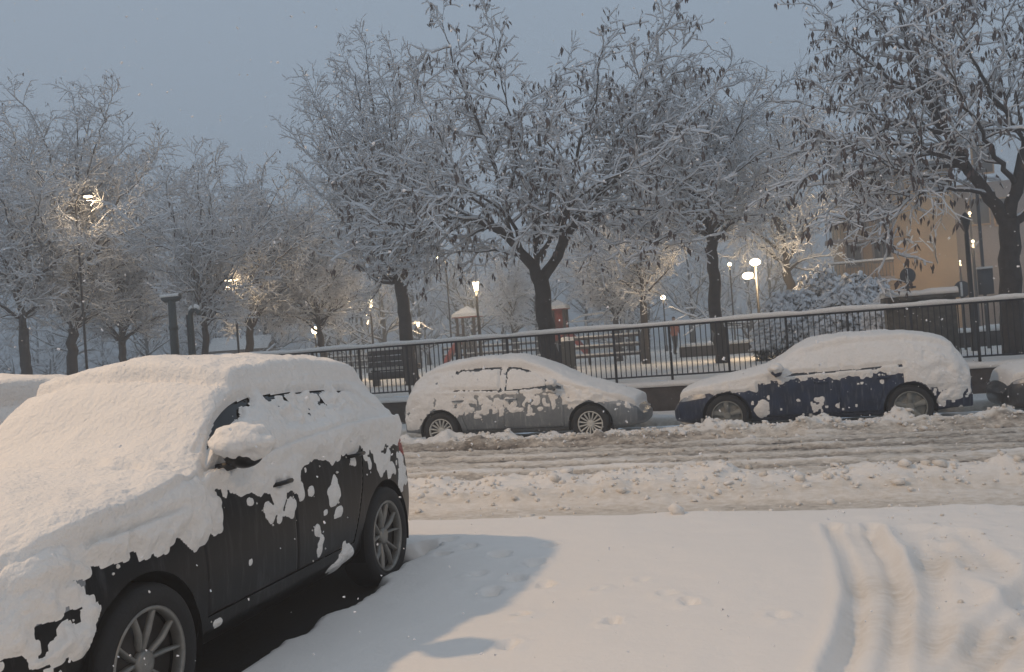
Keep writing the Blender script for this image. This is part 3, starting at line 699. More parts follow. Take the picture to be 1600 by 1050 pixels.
def hatch_snow(side, mode):
    def fn(G, N):
        x, y, z = G[:, :, 0], G[:, :, 1], G[:, :, 2]; nz = N[:, :, 2]; ys = y*side
        n1 = fbm(x*2, y*2, z*2+mode, o=3); n2 = fbm(x*8, y*8, z*8+mode, o=4); n3 = fbm(x*20, y*20, z*20, o=3)
        top = (.080*(1+.35*n1+.14*n2)*(1+.25*sstep(-1.2, -.4, x)*(1-sstep(.1, .5, x))))*sstep(.62, .82, nz)-.004
        sidem = (nz < .80)
        tab = HATCH if mode == 0 else COUPE
        zr = interp_s(np.clip(x, tab['T'][0][0], tab['T'][-1][0]), tab['E']); zb = interp_s(np.clip(x, tab['T'][0][0], tab['T'][-1][0]), tab['Zb'])
        q = (z-zb)/np.maximum(zr-zb, .05); cab = (x < .95)
        gl = np.full(x.shape, -1.0)
        if mode == 0:
            W1 = poly_sdf(x, z, tab['regions'][0][2]); W2 = poly_sdf(x, z, tab['regions'][1][2]); Wd = np.minimum(W1, W2)
            frame = .018*(.50+1.8*n2+1.4*n3)
            pane = np.where(W2 < W1, .030, .016)*(1+.5*n1)+.008*n2
            hz = (z-zb)/np.maximum(zr-zb, .1)
            pane = pane-1.2*np.clip(hz-.76-.14*n2+.05*np.abs(x+.4), 0, 1)-2.0*np.clip(Wd+.045+.03*n2, 0, 1)
            gl = np.where(sidem & cab & (q > -.02), np.where(Wd < .004, pane, frame), gl)
            gl = np.where(sidem & cab & (q > .95), np.maximum(gl, .028*(.7+n1)), gl)
            gl = np.where(sidem & (x > .56) & (x < .86) & (q > .12) & (q < .9), -1, gl)                     # bare corner by the mirror
            gl = np.where(sidem & cab & (q <= .0), .026*(1+n1)-.9*np.clip(-(z-zb)-.015-.07*n2-.06*n3, 0, 1)-.03*np.clip(n2+.1, 0, 1), gl)
            nst = fbm(x*20, y*4, z*7, o=4)
            door = .020*(1.4*n2+1.5*n3+1.6*nst-.22)-.10*np.clip(.60-z, 0, 1)+.010*np.exp(-((x+.85)/.4)**2)
            gl = np.where(sidem & (z < zb) & (z > .5), np.maximum(gl, door), gl)
            gl = np.where(sidem & (x < -1.0) & (z > .35), np.maximum(gl, .04*(.55+1.3*n2+.5*n1)*sstep(-1.0, -1.35, x)*sstep(.4, .62, z+.25*sstep(-1.6, -1.9, x))), gl)
            gl = np.where(sidem & (x > .86) & (z > .66), np.maximum(gl, .06*(.55+1.1*n2+.7*n3)*(1-sstep(1.5, 1.75, x))), gl)
        else:
            w = .040*(1+.6*n1)+.016*n2
            gl = np.where(sidem & cab & (q > -.05), w, gl)
            line = np.exp(-((z-zb-.02+.06*n1)/.030)**2)*(np.sin(x*3.1+2)+n1*2 > -.3)
            W1 = poly_sdf(x, z, tab['regions'][0][2]); W2 = poly_sdf(x, z, tab['regions'][1][2]); Wd = np.minimum(W1, W2)
            gl = np.where(sidem & (Wd > -.035) & (Wd < .004) & (z < zb+.10) & (n1+.6*n2 > -.12), -1, gl)
            gl = np.where(sidem & (np.abs(W2-.02) < .018) & (x < -1.2), -1, gl)
            gl = np.where(line > .5, -1, gl)
            gl = np.where(sidem & cab & (q <= -.05), .034*(1+n1)-.9*np.clip(-(z-zb)-.035-.09*n2-.06*n3-.05*n1, 0, 1), gl)
            gl = np.where(sidem & (x < -1.3) & (z > .62), np.maximum(gl, .04*(.75+1.3*n2)), gl)
            gl = np.where(sidem & (x < -1.75) & (z > .42) & (z < .68), np.maximum(gl, .04*(.35+1.5*n2+.8*n3)), gl)
            gl = np.where(sidem & (x > .86) & (z > .70-.04*n2), np.maximum(gl, .055*(.8+.5*n1+.6*n2)), gl)
            gl = np.where(sidem & (z < .75), np.maximum(gl, .014*(1.2*n2+2.2*fbm(x*20, y*4, z*8, o=4)-.85)), gl)
            d = np.hypot((x-.80)/.10, (z-.40)/.15)+.4*n2
            gl = np.maximum(gl, np.where(sidem, .04*(1-d**2), -1))
        gl = np.where(ys > 0, gl, np.where(sidem & (z > zb-.02), .03*(1+n2), -1.0))
        xf = tab['T'][-1][0]; gl = np.where(x > xf-.16, -1, gl)
        t_ = np.maximum(top, gl); return np.where((x > xf-.03) | (x < tab['T'][0][0]+.01), -1, t_), None
    return fn
COUPE = dict(
    T=[(-2.22, 0.8), (-2.18, 0.95), (-2.12, 1.06), (-2.0, 1.19), (-1.85, 1.28), (-1.6, 1.35), (-1.2, 1.4), (-0.7, 1.4), (-0.3, 1.37), (0.05, 1.3), (0.75, 0.985), (0.95, 0.93), (1.5, 0.83), (1.9, 0.73), (2.08, 0.63), (2.16, 0.5)],
    E=[(-2.22, 0.755), (-2.18, 0.904), (-2.12, 1.014), (-2.0, 1.144), (-1.85, 1.215), (-1.6, 1.285), (-1.2, 1.335), (-0.7, 1.335), (-0.3, 1.305), (0.05, 1.235), (0.75, 0.92), (0.95, 0.865), (1.5, 0.765), (1.9, 0.684), (2.08, 0.585), (2.16, 0.455)],
    R=[(-2.22, .62), (-1.6, .56), (-.5, .54), (.2, .56), (1.0, .70), (1.3, .72), (2.16, .64)],
    Zb=[(-2.22, .72), (-1.8, .95), (-.5, .90), (.9, .86), (1.4, .81), (1.95, .72), (2.16, .52)],
    B=[(-2.22, .80), (-1.4, .84), (0, .84), (1.5, .84), (2.16, .80)], Zm=[(-2.22, .62), (0, .63), (2.16, .48)], M=[(-2.22, .86), (-1.3, .895), (0, .88), (1.35, .89), (2.16, .86)],
    S=[(-2.22, .84), (0, .85), (2.16, .83)], zs=.29, Zbot=[(-2.22, .32), (-1.6, .22), (0, .18), (1.7, .18), (2.16, .24)],
    plan=[(-2.22, .84), (-2.12, .91), (-1.8, .97), (-1.5, 1), (1.5, 1), (1.8, .965), (1.98, .90), (2.1, .80), (2.16, .66)],
    smooth=3, hubs=(-1.34, 1.34), arch=.375, rt=.325, rr=.235, track=.875, mirror=(.56, .97), mw=.85, mirror_snow=.95, handles=((-.1, .77), (-1.0, .79)), hw=.88,
    regions=[('window', 'glass', [(.58, .91), (.08, 1.20), (-.20, 1.28), (-.30, 1.28), (-.30, .91)], .008), ('window', 'glass', [(-.38, .92), (-.38, 1.29), (-1.2, 1.31), (-1.6, 1.22), (-1.55, .97)], .008),
             ('headlight', 'lens', [(1.66, .64), (1.68, .75), (2.02, .68), (2.04, .58)], .008), ('tail_light', 'red', [(-2.20, .82), (-2.20, .94), (-1.96, .98), (-1.96, .86)], .008),
             ('door', None, [(.82, .28), (.84, .84), (.64, .89), (.10, 1.22), (-.34, 1.31), (-.34, .28)], 0), ('door', None, [(-.35, .28), (-.35, 1.31), (-1.1, 1.33), (-1.15, .92), (-1.02, .70), (-.88, .28)], 0)],
    tops=[('windscreen', 'glass', [(.10, -.5), (.10, .5), (.70, .64), (.70, -.64)], 0)])
CG = 'snowy cars parked along the far kerb'
NS = (8, 10, 22, 14, 20, 4, 3); NS2 = (8, 10, 34, 22, 28, 4, 3)
make_car('parked_hatchback', HATCH, (-4.27, 15.21+.845, 0), 0, M['silver'], 'grey-silver hatchback with multi-spoke wheels crusted in snow before the railing', CG, .016, NS2, M['rim_pale'], 'multi', hatch_snow(-1, 0), -1)
make_car('parked_hatchback', COUPE, (.54, 15.21+.875, 0), PI, M['blue'], 'dark blue car with a thick smooth snow load and red tail light', CG, .016, NS2, M['rim_dirty'], 'solid5', hatch_snow(1, 1), 1)
make_car('parked_hatchback', COUPE, (5.36, 15.21+.875, 0), PI, M['grey'], 'dark car cut off by the right edge, only its snowy nose in view', CG, .04, NS, M['rim_dirty'], 'solid5', hatch_snow(1, 1), 1)
make_car('parked_hatchback', HATCH, (-10.15, 15.21+.845, 0), PI, M['grey'], 'snow-roofed car mostly hidden behind the black SUV, before the railing', CG, .045, NS, M['rim_pale'], 'multi', hatch_snow(1, 0), 1)
NB = (8, 10, 22, 14, 18, 4, 3)
make_car('parked_suv', SUV, (-6.62, 5.9, .0), -PI/2, M['grey'], 'snow-covered car beside the black SUV, its roof slab at the left edge', 'snowy cars beside the SUV', .04, NB, M['rim_pale'], 'double5', suv_snow)
make_car('parked_suv', SUV, (-9.7, 7.3, .08), -PI/2, M['grey'], 'farther snowy roof rising behind the slab-roofed car at the left edge', 'snowy cars beside the SUV', .05, NB, M['rim_pale'], 'double5', suv_snow)

# ------------------------------------------------------------------ trees
def seg_tubes(p0, p1, r0, r1, k=3, seed=0):
    p0, p1 = np.asarray(p0), np.asarray(p1); n = len(p0)
    d = p1-p0; d /= np.linalg.norm(d, axis=1)[:, None]+1e-9
    a = np.where(np.abs(d[:, 2:3]) < .9, np.array([[0, 0, 1.0]]), np.array([[1.0, 0, 0]]))
    u = np.cross(d, a); u /= np.linalg.norm(u, axis=1)[:, None]+1e-9; w = np.cross(u, d)
    V = np.zeros((n, 2, k, 3))
    for q in range(k):
        t = 2*PI*q/k+PI/2
        o = math.cos(t)*u+math.sin(t)*w
        V[:, 0, q] = p0+o*np.asarray(r0)[:, None]; V[:, 1, q] = p1+o*np.asarray(r1)[:, None]
    b = (np.arange(n)*2*k)[:, None]
    Q = np.concatenate([b+np.array([[q, (q+1) % k, k+(q+1) % k, k+q]]) for q in range(k)])
    return V.reshape(-1, 3), Q
class Tree:
    def __init__(s, seed, spread=1.0, dens=(1.9, 6.0, 9.0), lens=(1.5, .62, .26), up=(.25, .12, .05), ang=(.9, .95, 1.0), tip=.45, droop=0.0):
        s.r = np.random.default_rng(seed); s.big = []; s.segs = []; s.pods = []; s.dens = dens; s.lens = lens; s.up = up; s.ang = ang; s.tip = tip; s.step = .22; s.droop = droop
    def limb(s, pts, r0, r1, spawn=True, start=.15):
        P = np.array(pts, float)
        # resample + wobble
        seg = np.linalg.norm(np.diff(P, axis=0), axis=1); L = np.concatenate([[0], np.cumsum(seg)]); n = max(3, int(L[-1]/s.step)+1)
        t = np.linspace(0, L[-1], n); Q = np.stack([np.interp(t, L, P[:, i]) for i in range(3)], 1)
        for it in range(2): Q[1:-1] = (Q[:-2]+2*Q[1:-1]+Q[2:])/4
        w = s.r.normal(0, .025, Q.shape); w[0] = 0; Q = Q+w
        R = r0+(r1-r0)*(t/L[-1])**.8
        s.big.append((Q, R))
        if spawn:
            n1 = max(2, int(L[-1]*(1-start)*s.dens[0]*1.6)); 
            for k in range(n1):
                f = start+(1-start)*(k+s.r.random())/n1; i = min(n-2, int(f*(n-1))); d = Q[i+1]-Q[i]; d /= np.linalg.norm(d)
                ln = s.lens[0]*(1.15-.55*f)*s.r.uniform(.55, 1.2)
                s.branch(Q[i], d, ln, max(.012, R[i]*.42), 1)
            s.branch(Q[-1], (Q[-1]-Q[-2])/np.linalg.norm(Q[-1]-Q[-2]), s.lens[0]*.8, r1, 1, cont=True)
        return Q, R
    def branch(s, p, d, ln, r, lv, cont=False):
        rg = s.r
        if not cont:
            v = rg.normal(0, 1, 3); v -= d*(v@d); v /= np.linalg.norm(v)+1e-9
            a = s.ang[lv-1]*rg.uniform(.6, 1.25); d = d*math.cos(a)+v*math.sin(a)
        d = d+np.array([0, 0, s.up[lv-1]*rg.uniform(.3, 1.4)]); d /= np.linalg.norm(d)
        n = (0, 5, 3, 3)[lv] if s.step < .5 else (0, 4, 3, 2)[lv]; st = ln/n; pts = [p]; dirs = []
        for i in range(n):
            d = d+rg.normal(0, .20, 3); d[2] -= s.droop*(i/n)*.4; d /= np.linalg.norm(d)
            q = pts[-1]+d*st; f0, f1 = 1-.75*i/n, 1-.75*(i+1)/n
            s.segs.append((*pts[-1], *q, r*f0, r*f1, lv)); pts.append(q); dirs.append(d)
        if lv < 3:
            m = max(1, int(ln*s.dens[lv])) if s.dens[lv] > 0 else 0
            for k in range(m):
                f = .12+.88*(k+rg.random())/m; i = min(n-1, int(f*n)); pp = pts[i]+(pts[i+1]-pts[i])*(f*n-i)
                s.branch(pp, dirs[i], s.lens[lv]*(1.2-.5*f)*rg.uniform(.6, 1.3), max(.0045, r*.5), lv+1)
        if lv >= 2: s.pods.append(pts[-1])
    def build(s, name, loc_empty, label, group, podfrac=0.0, snow=.016, podlen=(.06, .13), twig=1.0, mats=('bark', 'twig', 'snow_far', 'pod'), wood_k=3, side_trunk=10):
        base = np.array(loc_empty); root = empty(name, loc_empty, 0, label, 'tree', group)
        m = MB()
        for Q, R in s.big: m.tube(Q-base, R, side_trunk if R[0] > .08 else min(7, side_trunk))
        m.obj('trunk', M[mats[0]], root, True)
        A = np.array(s.segs); p0, p1 = A[:, :3]-base, A[:, 3:6]-base
        l1 = A[:, 8] == 1; dz_ = np.abs(p1-p0)[:, 2]/(np.linalg.norm(p1-p0, axis=1)+1e-9)
        tw = ~l1 & ~((A[:, 8] == 3) & (dz_ < .85) & (s.r.random(len(A)) < .62))       # thinnest twigs vanish inside their snow
        V, Q = seg_tubes(p0[tw], p1[tw], A[tw, 6]*twig, A[tw, 7]*twig, wood_k); cr = link_mesh('crown', np_mesh('crown', V, Q), M[mats[1]], root)
        V, Q = seg_tubes(p0[l1], p1[l1], A[l1, 6]*twig, A[l1, 7]*twig, 4); link_mesh('branches', np_mesh('branches', V, Q), M['branch'], cr)['kind'] = 'stuff'
        # snow resting on branches
        d = p1-p0; ln = np.linalg.norm(d, axis=1); hz = np.hypot(d[:, 0], d[:, 1])/ln
        keep = (hz > .38) & (s.r.random(len(A)) < .92)
        big0, big1, br = [], [], []
        for Qb, Rb in s.big:
            for i in range(len(Qb)-1):
                dd = Qb[i+1]-Qb[i]; h_ = math.hypot(dd[0], dd[1])/np.linalg.norm(dd)
                if h_ > .4 and s.r.random() < .9: big0.append(Qb[i]-base+[0, 0, Rb[i]*.8]); big1.append(Qb[i+1]-base+[0, 0, Rb[i+1]*.8]); br.append(min(.055, .02+Rb[i]*.55))
        sr = snow*(.55+.6*hz)*s.r.uniform(.6, 1.45, len(A))*np.where(A[:, 8] == 1, 1.35, np.where(A[:, 8] == 2, 1.0, .70))
        off = np.zeros_like(p0); off[:, 2] = A[:, 6]*twig*.7+sr*.55
        a0, a1, ra = (p0+off)[keep], (p1+off)[keep], sr[keep]
        if big0: a0 = np.concatenate([a0, big0]); a1 = np.concatenate([a1, big1]); ra = np.concatenate([ra, br])
        V, Q = seg_tubes(a0-(a1-a0)*.06, a1+(a1-a0)*.06, ra, ra*s.r.uniform(.5, 1.1, len(ra)), 3)
        o = link_mesh('crown_snow', np_mesh('crown_snow', V, Q), M[mats[2]], cr); o['kind'] = 'stuff'
        if podfrac > 0 and len(s.pods):
            P = np.array(s.pods)-base; P = P[s.r.random(len(P)) < podfrac]
            rep = s.r.integers(1, 4, len(P)); P = np.repeat(P, rep, axis=0); n = len(P)
            P = P+s.r.normal(0, .035, (n, 3)); l = s.r.uniform(*podlen, n); w = l*s.r.uniform(.13, .24, n); th = s.r.uniform(0, PI, n)
            sw = s.r.normal(0, .22, (n, 2))*l[:, None]
            V = np.zeros((n, 6, 3)); cx, cy = np.cos(th)*w, np.sin(th)*w
            V[:, 0] = P; V[:, 5] = P; V[:, 5, 0] += sw[:, 0]; V[:, 5, 1] += sw[:, 1]; V[:, 5, 2] -= l
            for i, (a, b, f) in enumerate(((1, 0, .35), (0, .5, .45), (-1, 0, .4), (0, -.5, .5))):
                V[:, 1+i] = P; V[:, 1+i, 0] += a*cx-b*cy+sw[:, 0]*.4; V[:, 1+i, 1] += a*cy+b*cx+sw[:, 1]*.4; V[:, 1+i, 2] -= l*f
            T = np.array([[0, 2, 1], [0, 3, 2], [0, 4, 3], [0, 1, 4], [5, 1, 2], [5, 2, 3], [5, 3, 4], [5, 4, 1]])
            T = ((np.arange(n)*6)[:, None, None]+T).reshape(-1, 3)
            o = link_mesh('seed_pods', np_mesh('seed_pods', V.reshape(-1, 3), T, False), M[mats[3]], cr); o['kind'] = 'stuff'
        return root
def limbs_px(tree, Y, rows, seed):
    rg = np.random.default_rng(seed)
    for pts, r0, r1, dy0, dy1, st in rows:
        n = len(pts); P = [onY(px, py, Y+dy0+(dy1-dy0)*i/(n-1)) for i, (px, py) in enumerate(pts)]
        tree.limb(P, r0, r1, st is not None, st if st is not None else 0)

# centre tree
YA = 20.6
tA = Tree(4, dens=(2.0, 6.6, 8.5), lens=(1.15, .64, .32), up=(.24, .10, -.08))
tA.limb([onY(870, 640, YA), onY(858, 560, YA), onY(852, 500, YA), onY(845, 440, YA), onY(843, 428, YA)], .235, .17, False)
limbs_px(tA, YA, [
    ([(846, 445), (826, 405), (800, 380), (770, 350), (735, 338), (690, 345), (640, 355), (590, 345)], .15, .02, 0, -.6, .3),
    ([(845, 440), (866, 412), (872, 390), (900, 350), (930, 310), (970, 270), (1010, 230), (1050, 185)], .14, .015, 0, .5, .35),
    ([(800, 380), (790, 320), (770, 250), (745, 180), (710, 110), (700, 60)], .07, .012, -.1, .4, .15),
    ([(838, 420), (838, 385), (835, 330), (845, 260), (840, 200), (862, 130)], .075, .012, 0, .3, .25),
    ([(872, 390), (890, 310), (900, 240), (925, 170), (940, 90)], .07, .012, .1, -.6, .15),
    ([(900, 350), (950, 330), (1000, 325), (1060, 335)], .05, .012, .2, 1.0, .1),
    ([(930, 310), (960, 230), (990, 150), (1025, 60)], .05, .01, .3, .2, .1),
    ([(770, 350), (720, 280), (690, 220), (655, 150)], .05, .01, -.3, -.8, .1),
    ([(735, 338), (670, 300), (610, 270), (560, 275)], .04, .01, -.4, -.2, .1),
    ([(838, 400), (858, 382), (880, 330), (940, 280), (1000, 260)], .06, .01, 0, -1.9, .2),
    ([(820, 400), (800, 340), (740, 300), (700, 310)], .06, .01, 0, -2.0, .2),
    ([(845, 380), (860, 300), (870, 250), (850, 210)], .06, .01, 0, -2.0, .2),
    ([(845, 380), (830, 300), (800, 250), (760, 210)], .06, .01, 0, 2.2, .2),
    ([(866, 412), (900, 330), (960, 300), (1020, 290)], .06, .01, 0, 2.2, .2),
    ([(826, 405), (770, 390), (720, 395), (680, 400)], .04, .008, 0, .8, .3),
    ([(970, 270), (1000, 200), (1040, 130), (1060, 90)], .03, .008, .3, .8, .1),
    ([(790, 320), (810, 240), (790, 150), (775, 75)], .04, .008, 0, -.3, .3),
    ([(690, 345), (650, 375), (610, 395), (580, 390)], .03, .006, -.5, -.3, .05), ([(735, 338), (700, 365), (660, 400), (640, 415)], .03, .006, -.4, .5, .1),
    ([(950, 330), (985, 350), (1020, 375), (1040, 385)], .03, .006, .5, .2, .05), ([(900, 350), (930, 365), (960, 385), (975, 400)], .03, .006, .2, -.8, .1),
    ([(970, 270), (1020, 270), (1065, 280), (1090, 300)], .03, .006, .3, -.4, .1), ([(690, 345), (640, 300), (600, 310), (565, 330)], .03, .006, -.5, 1.0, .1),
    ([(860, 300), (870, 320), (850, 340), (830, 350)], .03, .006, -1.5, -1.6, .1), ([(960, 230), (1010, 200), (1060, 200), (1080, 180)], .03, .006, .3, -.9, .1)], 1)
tA.build('pod_tree', onY(870, 640, YA), 'forked tree hung with brown pods, behind the silver car and railing', None, podfrac=.22, snow=.0235, podlen=(.08, .21))
# right tree
YB = 20.3
tB = Tree(9, dens=(1.9, 6.0, 7.5), lens=(1.15, .64, .32), up=(.15, .08, -.08))
tB.limb([onY(1586, 575, YB), onY(1582, 500, YB), onY(1578, 420, YB), onY(1577, 345, YB)], .235, .18, False)
limbs_px(tB, YB, [
    ([(1577, 355), (1545, 305), (1510, 260), (1480, 210), (1445, 150), (1425, 90), (1400, 10), (1385, -60)], .14, .012, 0, .5, .3),
    ([(1577, 350), (1588, 290), (1602, 220), (1620, 120), (1640, 0), (1640, -80)], .14, .02, 0, .3, .2),
    ([(1545, 305), (1480, 290), (1420, 310), (1375, 345), (1330, 350)], .045, .008, 0, -1.2, .15),
    ([(1510, 260), (1440, 232), (1370, 222), (1300, 250), (1255, 280)], .06, .008, 0, -.6, .15),
    ([(1480, 210), (1400, 192), (1330, 172), (1265, 168)], .05, .008, .2, -.2, .1),
    ([(1445, 150), (1370, 112), (1310, 60), (1285, 20)], .045, .008, .3, .5, .1),
    ([(1602, 220), (1550, 150), (1510, 80), (1490, 0)], .06, .01, .1, -.8, .1),
    ([(1588, 290), (1540, 220), (1500, 150), (1460, 60)], .06, .01, .1, -2.2, .2),
    ([(1575, 345), (1530, 280), (1450, 200), (1380, 130), (1330, 110)], .06, .01, .1, 2.2, .2),
    ([(1580, 350), (1640, 300), (1720, 230)], .09, .02, 0, .5, .2),
    ([(1510, 260), (1450, 260), (1390, 270), (1340, 300)], .05, .008, 0, 1.6, .2),
    ([(1425, 90), (1390, 60), (1350, 0)], .03, .008, .4, 0, .1), ([(1440, 232), (1400, 255), (1350, 275), (1310, 290)], .035, .008, -.2, .4, .1), ([(1480, 290), (1430, 272), (1370, 252), (1315, 225)], .035, .008, -.2, -.9, .1), ([(1400, 192), (1360, 215), (1310, 225), (1270, 235)], .03, .008, 0, .6, .1),
    ([(1440, 232), (1430, 290), (1400, 340), (1380, 400)], .02, .005, -.2, -.6, .1),
    ([(1480, 210), (1450, 120), (1450, 40), (1440, -40)], .05, .008, 0, 1.2, .15),
    ([(1445, 150), (1480, 90), (1520, 20)], .04, .008, .2, .8, .1),
    ([(1602, 220), (1570, 180), (1580, 100), (1560, 0)], .05, .008, 0, 1.2, .1)], 2)
tB.build('pod_tree', onY(1586, 575, YB), 'dark-trunked pod tree at the right edge spreading over the ochre building', None, podfrac=.44, snow=.0195, podlen=(.08, .22))

def generic(seed, base, top_z, lean, r0, crown_r, fork, n, name, label, group=None, podfrac=0.0, shape='round', snow=.0185, dens=(1.6, 6.8, 10.0), lens=(1.2, .68, .33), up=(.22, .12, .02), upright=.5, r_tw=1.0):
    t = Tree(seed, dens=dens, lens=lens, up=up); rg = np.random.default_rng(seed+100)
    base = np.array(base, float); H = top_z-base[2]; fk = base+np.array([lean[0]*fork, lean[1]*fork, H*fork])
    t.limb([base-[0, 0, .1], base*.5+fk*.5+rg.normal(0, .04, 3), fk], r0, r0*.75, False)
    cz0, cz1 = base[2]+H*fork*.92, top_z-.25; cc = np.array([base[0]+lean[0], base[1]+lean[1], (cz0+cz1)/2]); hz_ = (cz1-cz0)/2
    for k in range(n):
        g = 1-2*(k+.5)/n; a = k*2.39996+rg.uniform(-.4, .4); rr = math.sqrt(max(0, 1-g*g))
        if shape == 'vase': rr *= .55+.45*(g+1)/2
        q_ = rg.uniform(.62, .92)
        e = cc+np.array([crown_r*rr*math.cos(a)*q_, crown_r*rr*math.sin(a)*q_, hz_*g*q_])
        f_ = np.clip((e[2]-fk[2])/(top_z-fk[2])*.62-.10-(.12 if shape == 'vase' else 0), 0, .75)
        s0 = fk+(np.array([fk[0]+lean[0], fk[1]+lean[1], top_z-.5])-fk)*f_
        mid = s0*.5+e*.5+rg.normal(0, .12, 3); mid[2] += (.10 if upright < 1 else -.12)*crown_r
        t.limb([s0, mid, e], r0*(.34 if g < .5 else .26), .010, True, .12)
    # leader
    t.limb([fk, fk*.5+np.array([fk[0]+lean[0], fk[1]+lean[1], top_z])*.5+rg.normal(0, .1, 3), np.array([fk[0]+lean[0], fk[1]+lean[1], top_z-(1.3 if shape == 'round' else .6)])], r0*.6, .012, True, .1)
    return t.build(name, base, label, group, podfrac=podfrac, snow=snow, twig=r_tw)
def copy_tree(root, loc, rz, sc_, label):
    c = root.copy(); COL.objects.link(c); c.location = loc; c.rotation_euler = (0, 0, rz); c.scale = (sc_, sc_, sc_); c['label'] = label
    for ch in list(root.children):
        d = ch.copy(); COL.objects.link(d); d.parent = c
        for g in list(ch.children):
            e = g.copy(); COL.objects.link(e); e.parent = d
    return c
def gpx(px, Y): p = onY(px, 560, Y); return np.array([p[0], Y, PZ])
def topz(px, py, Y): return onY(px, py, Y)[2]
PG = 'snowy park trees'
TR, TH_ = {}, {}
TR[32] = generic(32, gpx(1245, 33), topz(1225, 130, 33), (-.3, 0), .2, 3.2, .30, 14, 'park_tree', 'broad white tree behind the snowy bushes', PG, .02, 'round', snow=.02)
TH_[32] = topz(1225, 130, 33)-PZ
generic(21, gpx(642, 25.0), topz(640, 45, 25), (-.6, .2), .22, 3.0, .30, 30, 'park_tree', 'tall straight-trunked tree with fine white upright twigs, left of the silver car', PG, .05, 'vase', lens=(1.3, .6, .27), up=(.5, .3, .15), upright=1)
generic(22, gpx(1130, 26.2), topz(1130, 90, 26.2), (-.2, 0), .20, 3.0, .40, 30, 'park_tree', 'straight-trunked tree with a pale snowy crown above the nose of the blue car', PG, .04, 'round')
copy_tree(TR[32], gpx(1010, 31), 4.4, (topz(1000, 250, 31)-PZ)/TH_[32], 'slim leaning tree in the park between silver car and blue car')
TR[24] = generic(24, gpx(110, 25.5), topz(165, 118, 25.5), (.7, 0), .20, 3.9, .24, 42, 'park_tree', 'large round-crowned snowy tree at the left, tallest there', PG, .05, 'round')
TH_[24] = topz(165, 118, 25.5)-PZ
copy_tree(TR[32], gpx(40, 23.5), 2.2, (topz(20, 215, 23.5)-PZ)/TH_[32], 'leaning tree at the left edge reaching out of the frame')
generic(26, gpx(322, 24.0), topz(330, 250, 24), (.1, 0), .12, 2.6, .30, 22, 'park_tree', 'slim young tree with V-shaped branches behind the SUV roof', PG, .06, 'vase', up=(.35, .2, .1))
TR[27] = generic(27, gpx(392, 29.0), topz(400, 235, 29), (.2, 0), .17, 3.3, .26, 28, 'park_tree', 'multi-forked tree behind the far end of the SUV roof', PG, .08, 'round')
TH_[27] = topz(400, 235, 29)-PZ
copy_tree(TR[27], gpx(503, 31.0), 2.6, (topz(500, 285, 31.0)-PZ)/TH_[27], 'hazy grey tree beside the lit globe lamp')
copy_tree(TR[24], gpx(190, 29.5), 1.9, (topz(220, 240, 29.5)-PZ)/TH_[24], 'snow-matted tree low down right of the large left tree')
generic(30, gpx(805, 46.0), topz(800, 380, 46), (0, 0), .13, 1.6, .25, 10, 'park_tree', 'small dark-stemmed tree between the two play towers', PG, 0, 'round', snow=.024)
copy_tree(TR[27], gpx(968, 38), 4.1, (topz(960, 300, 38)-PZ)/TH_[27], 'thin-trunked tree far back, left of the slim leaning tree')

# far wood as one mass
def far_wood():
    rg = np.random.default_rng(5); t = Tree(77, dens=(.7, 2.1, 0.0), lens=(2.0, 1.1, .4), up=(.35, .25, .1))
    A = []
    t.step = .8
    for k in range(88):
        low = k >= 58
        Y = rg.uniform(52, 82); X = rg.uniform(-1.05, .22)*Y+0*rg.random(); H = (rg.uniform(7.5, 11.0) if not low else rg.uniform(2.2, 4.2))*(1.0 if X < -26 else .80); b = np.array([X, Y, PZ]); n = 8 if not low else 4
        if X > 1 and not low: H *= .75
        t.limb([b, b+[rg.normal(0, .2), 0, H*.5], b+[rg.normal(0, .4), 0, H*.95]], .2, .02, True, .2)
        for j in range(n):
            a = rg.uniform(0, 2*PI); h = rg.uniform(.2, .75); rr = rg.uniform(1.6, 3.4)
            s0 = b+[0, 0, H*h*.8]; t.limb([s0, s0+[rr*.6*math.cos(a), rr*.6*math.sin(a), H*.08], s0+[rr*math.cos(a), rr*math.sin(a), H*.25]], .07, .02, True, .15)
    root = t.build('far_wood', (0, 60, PZ), None, None, snow=.05, twig=1.5, side_trunk=4, mats=('bark', 'twig_far', 'snow_far', 'pod'))
    root['label'] = 'hazy mass of snowy trees closing off the far side of the park'; root['category'] = 'wood'; root['kind'] = 'stuff'
far_wood()

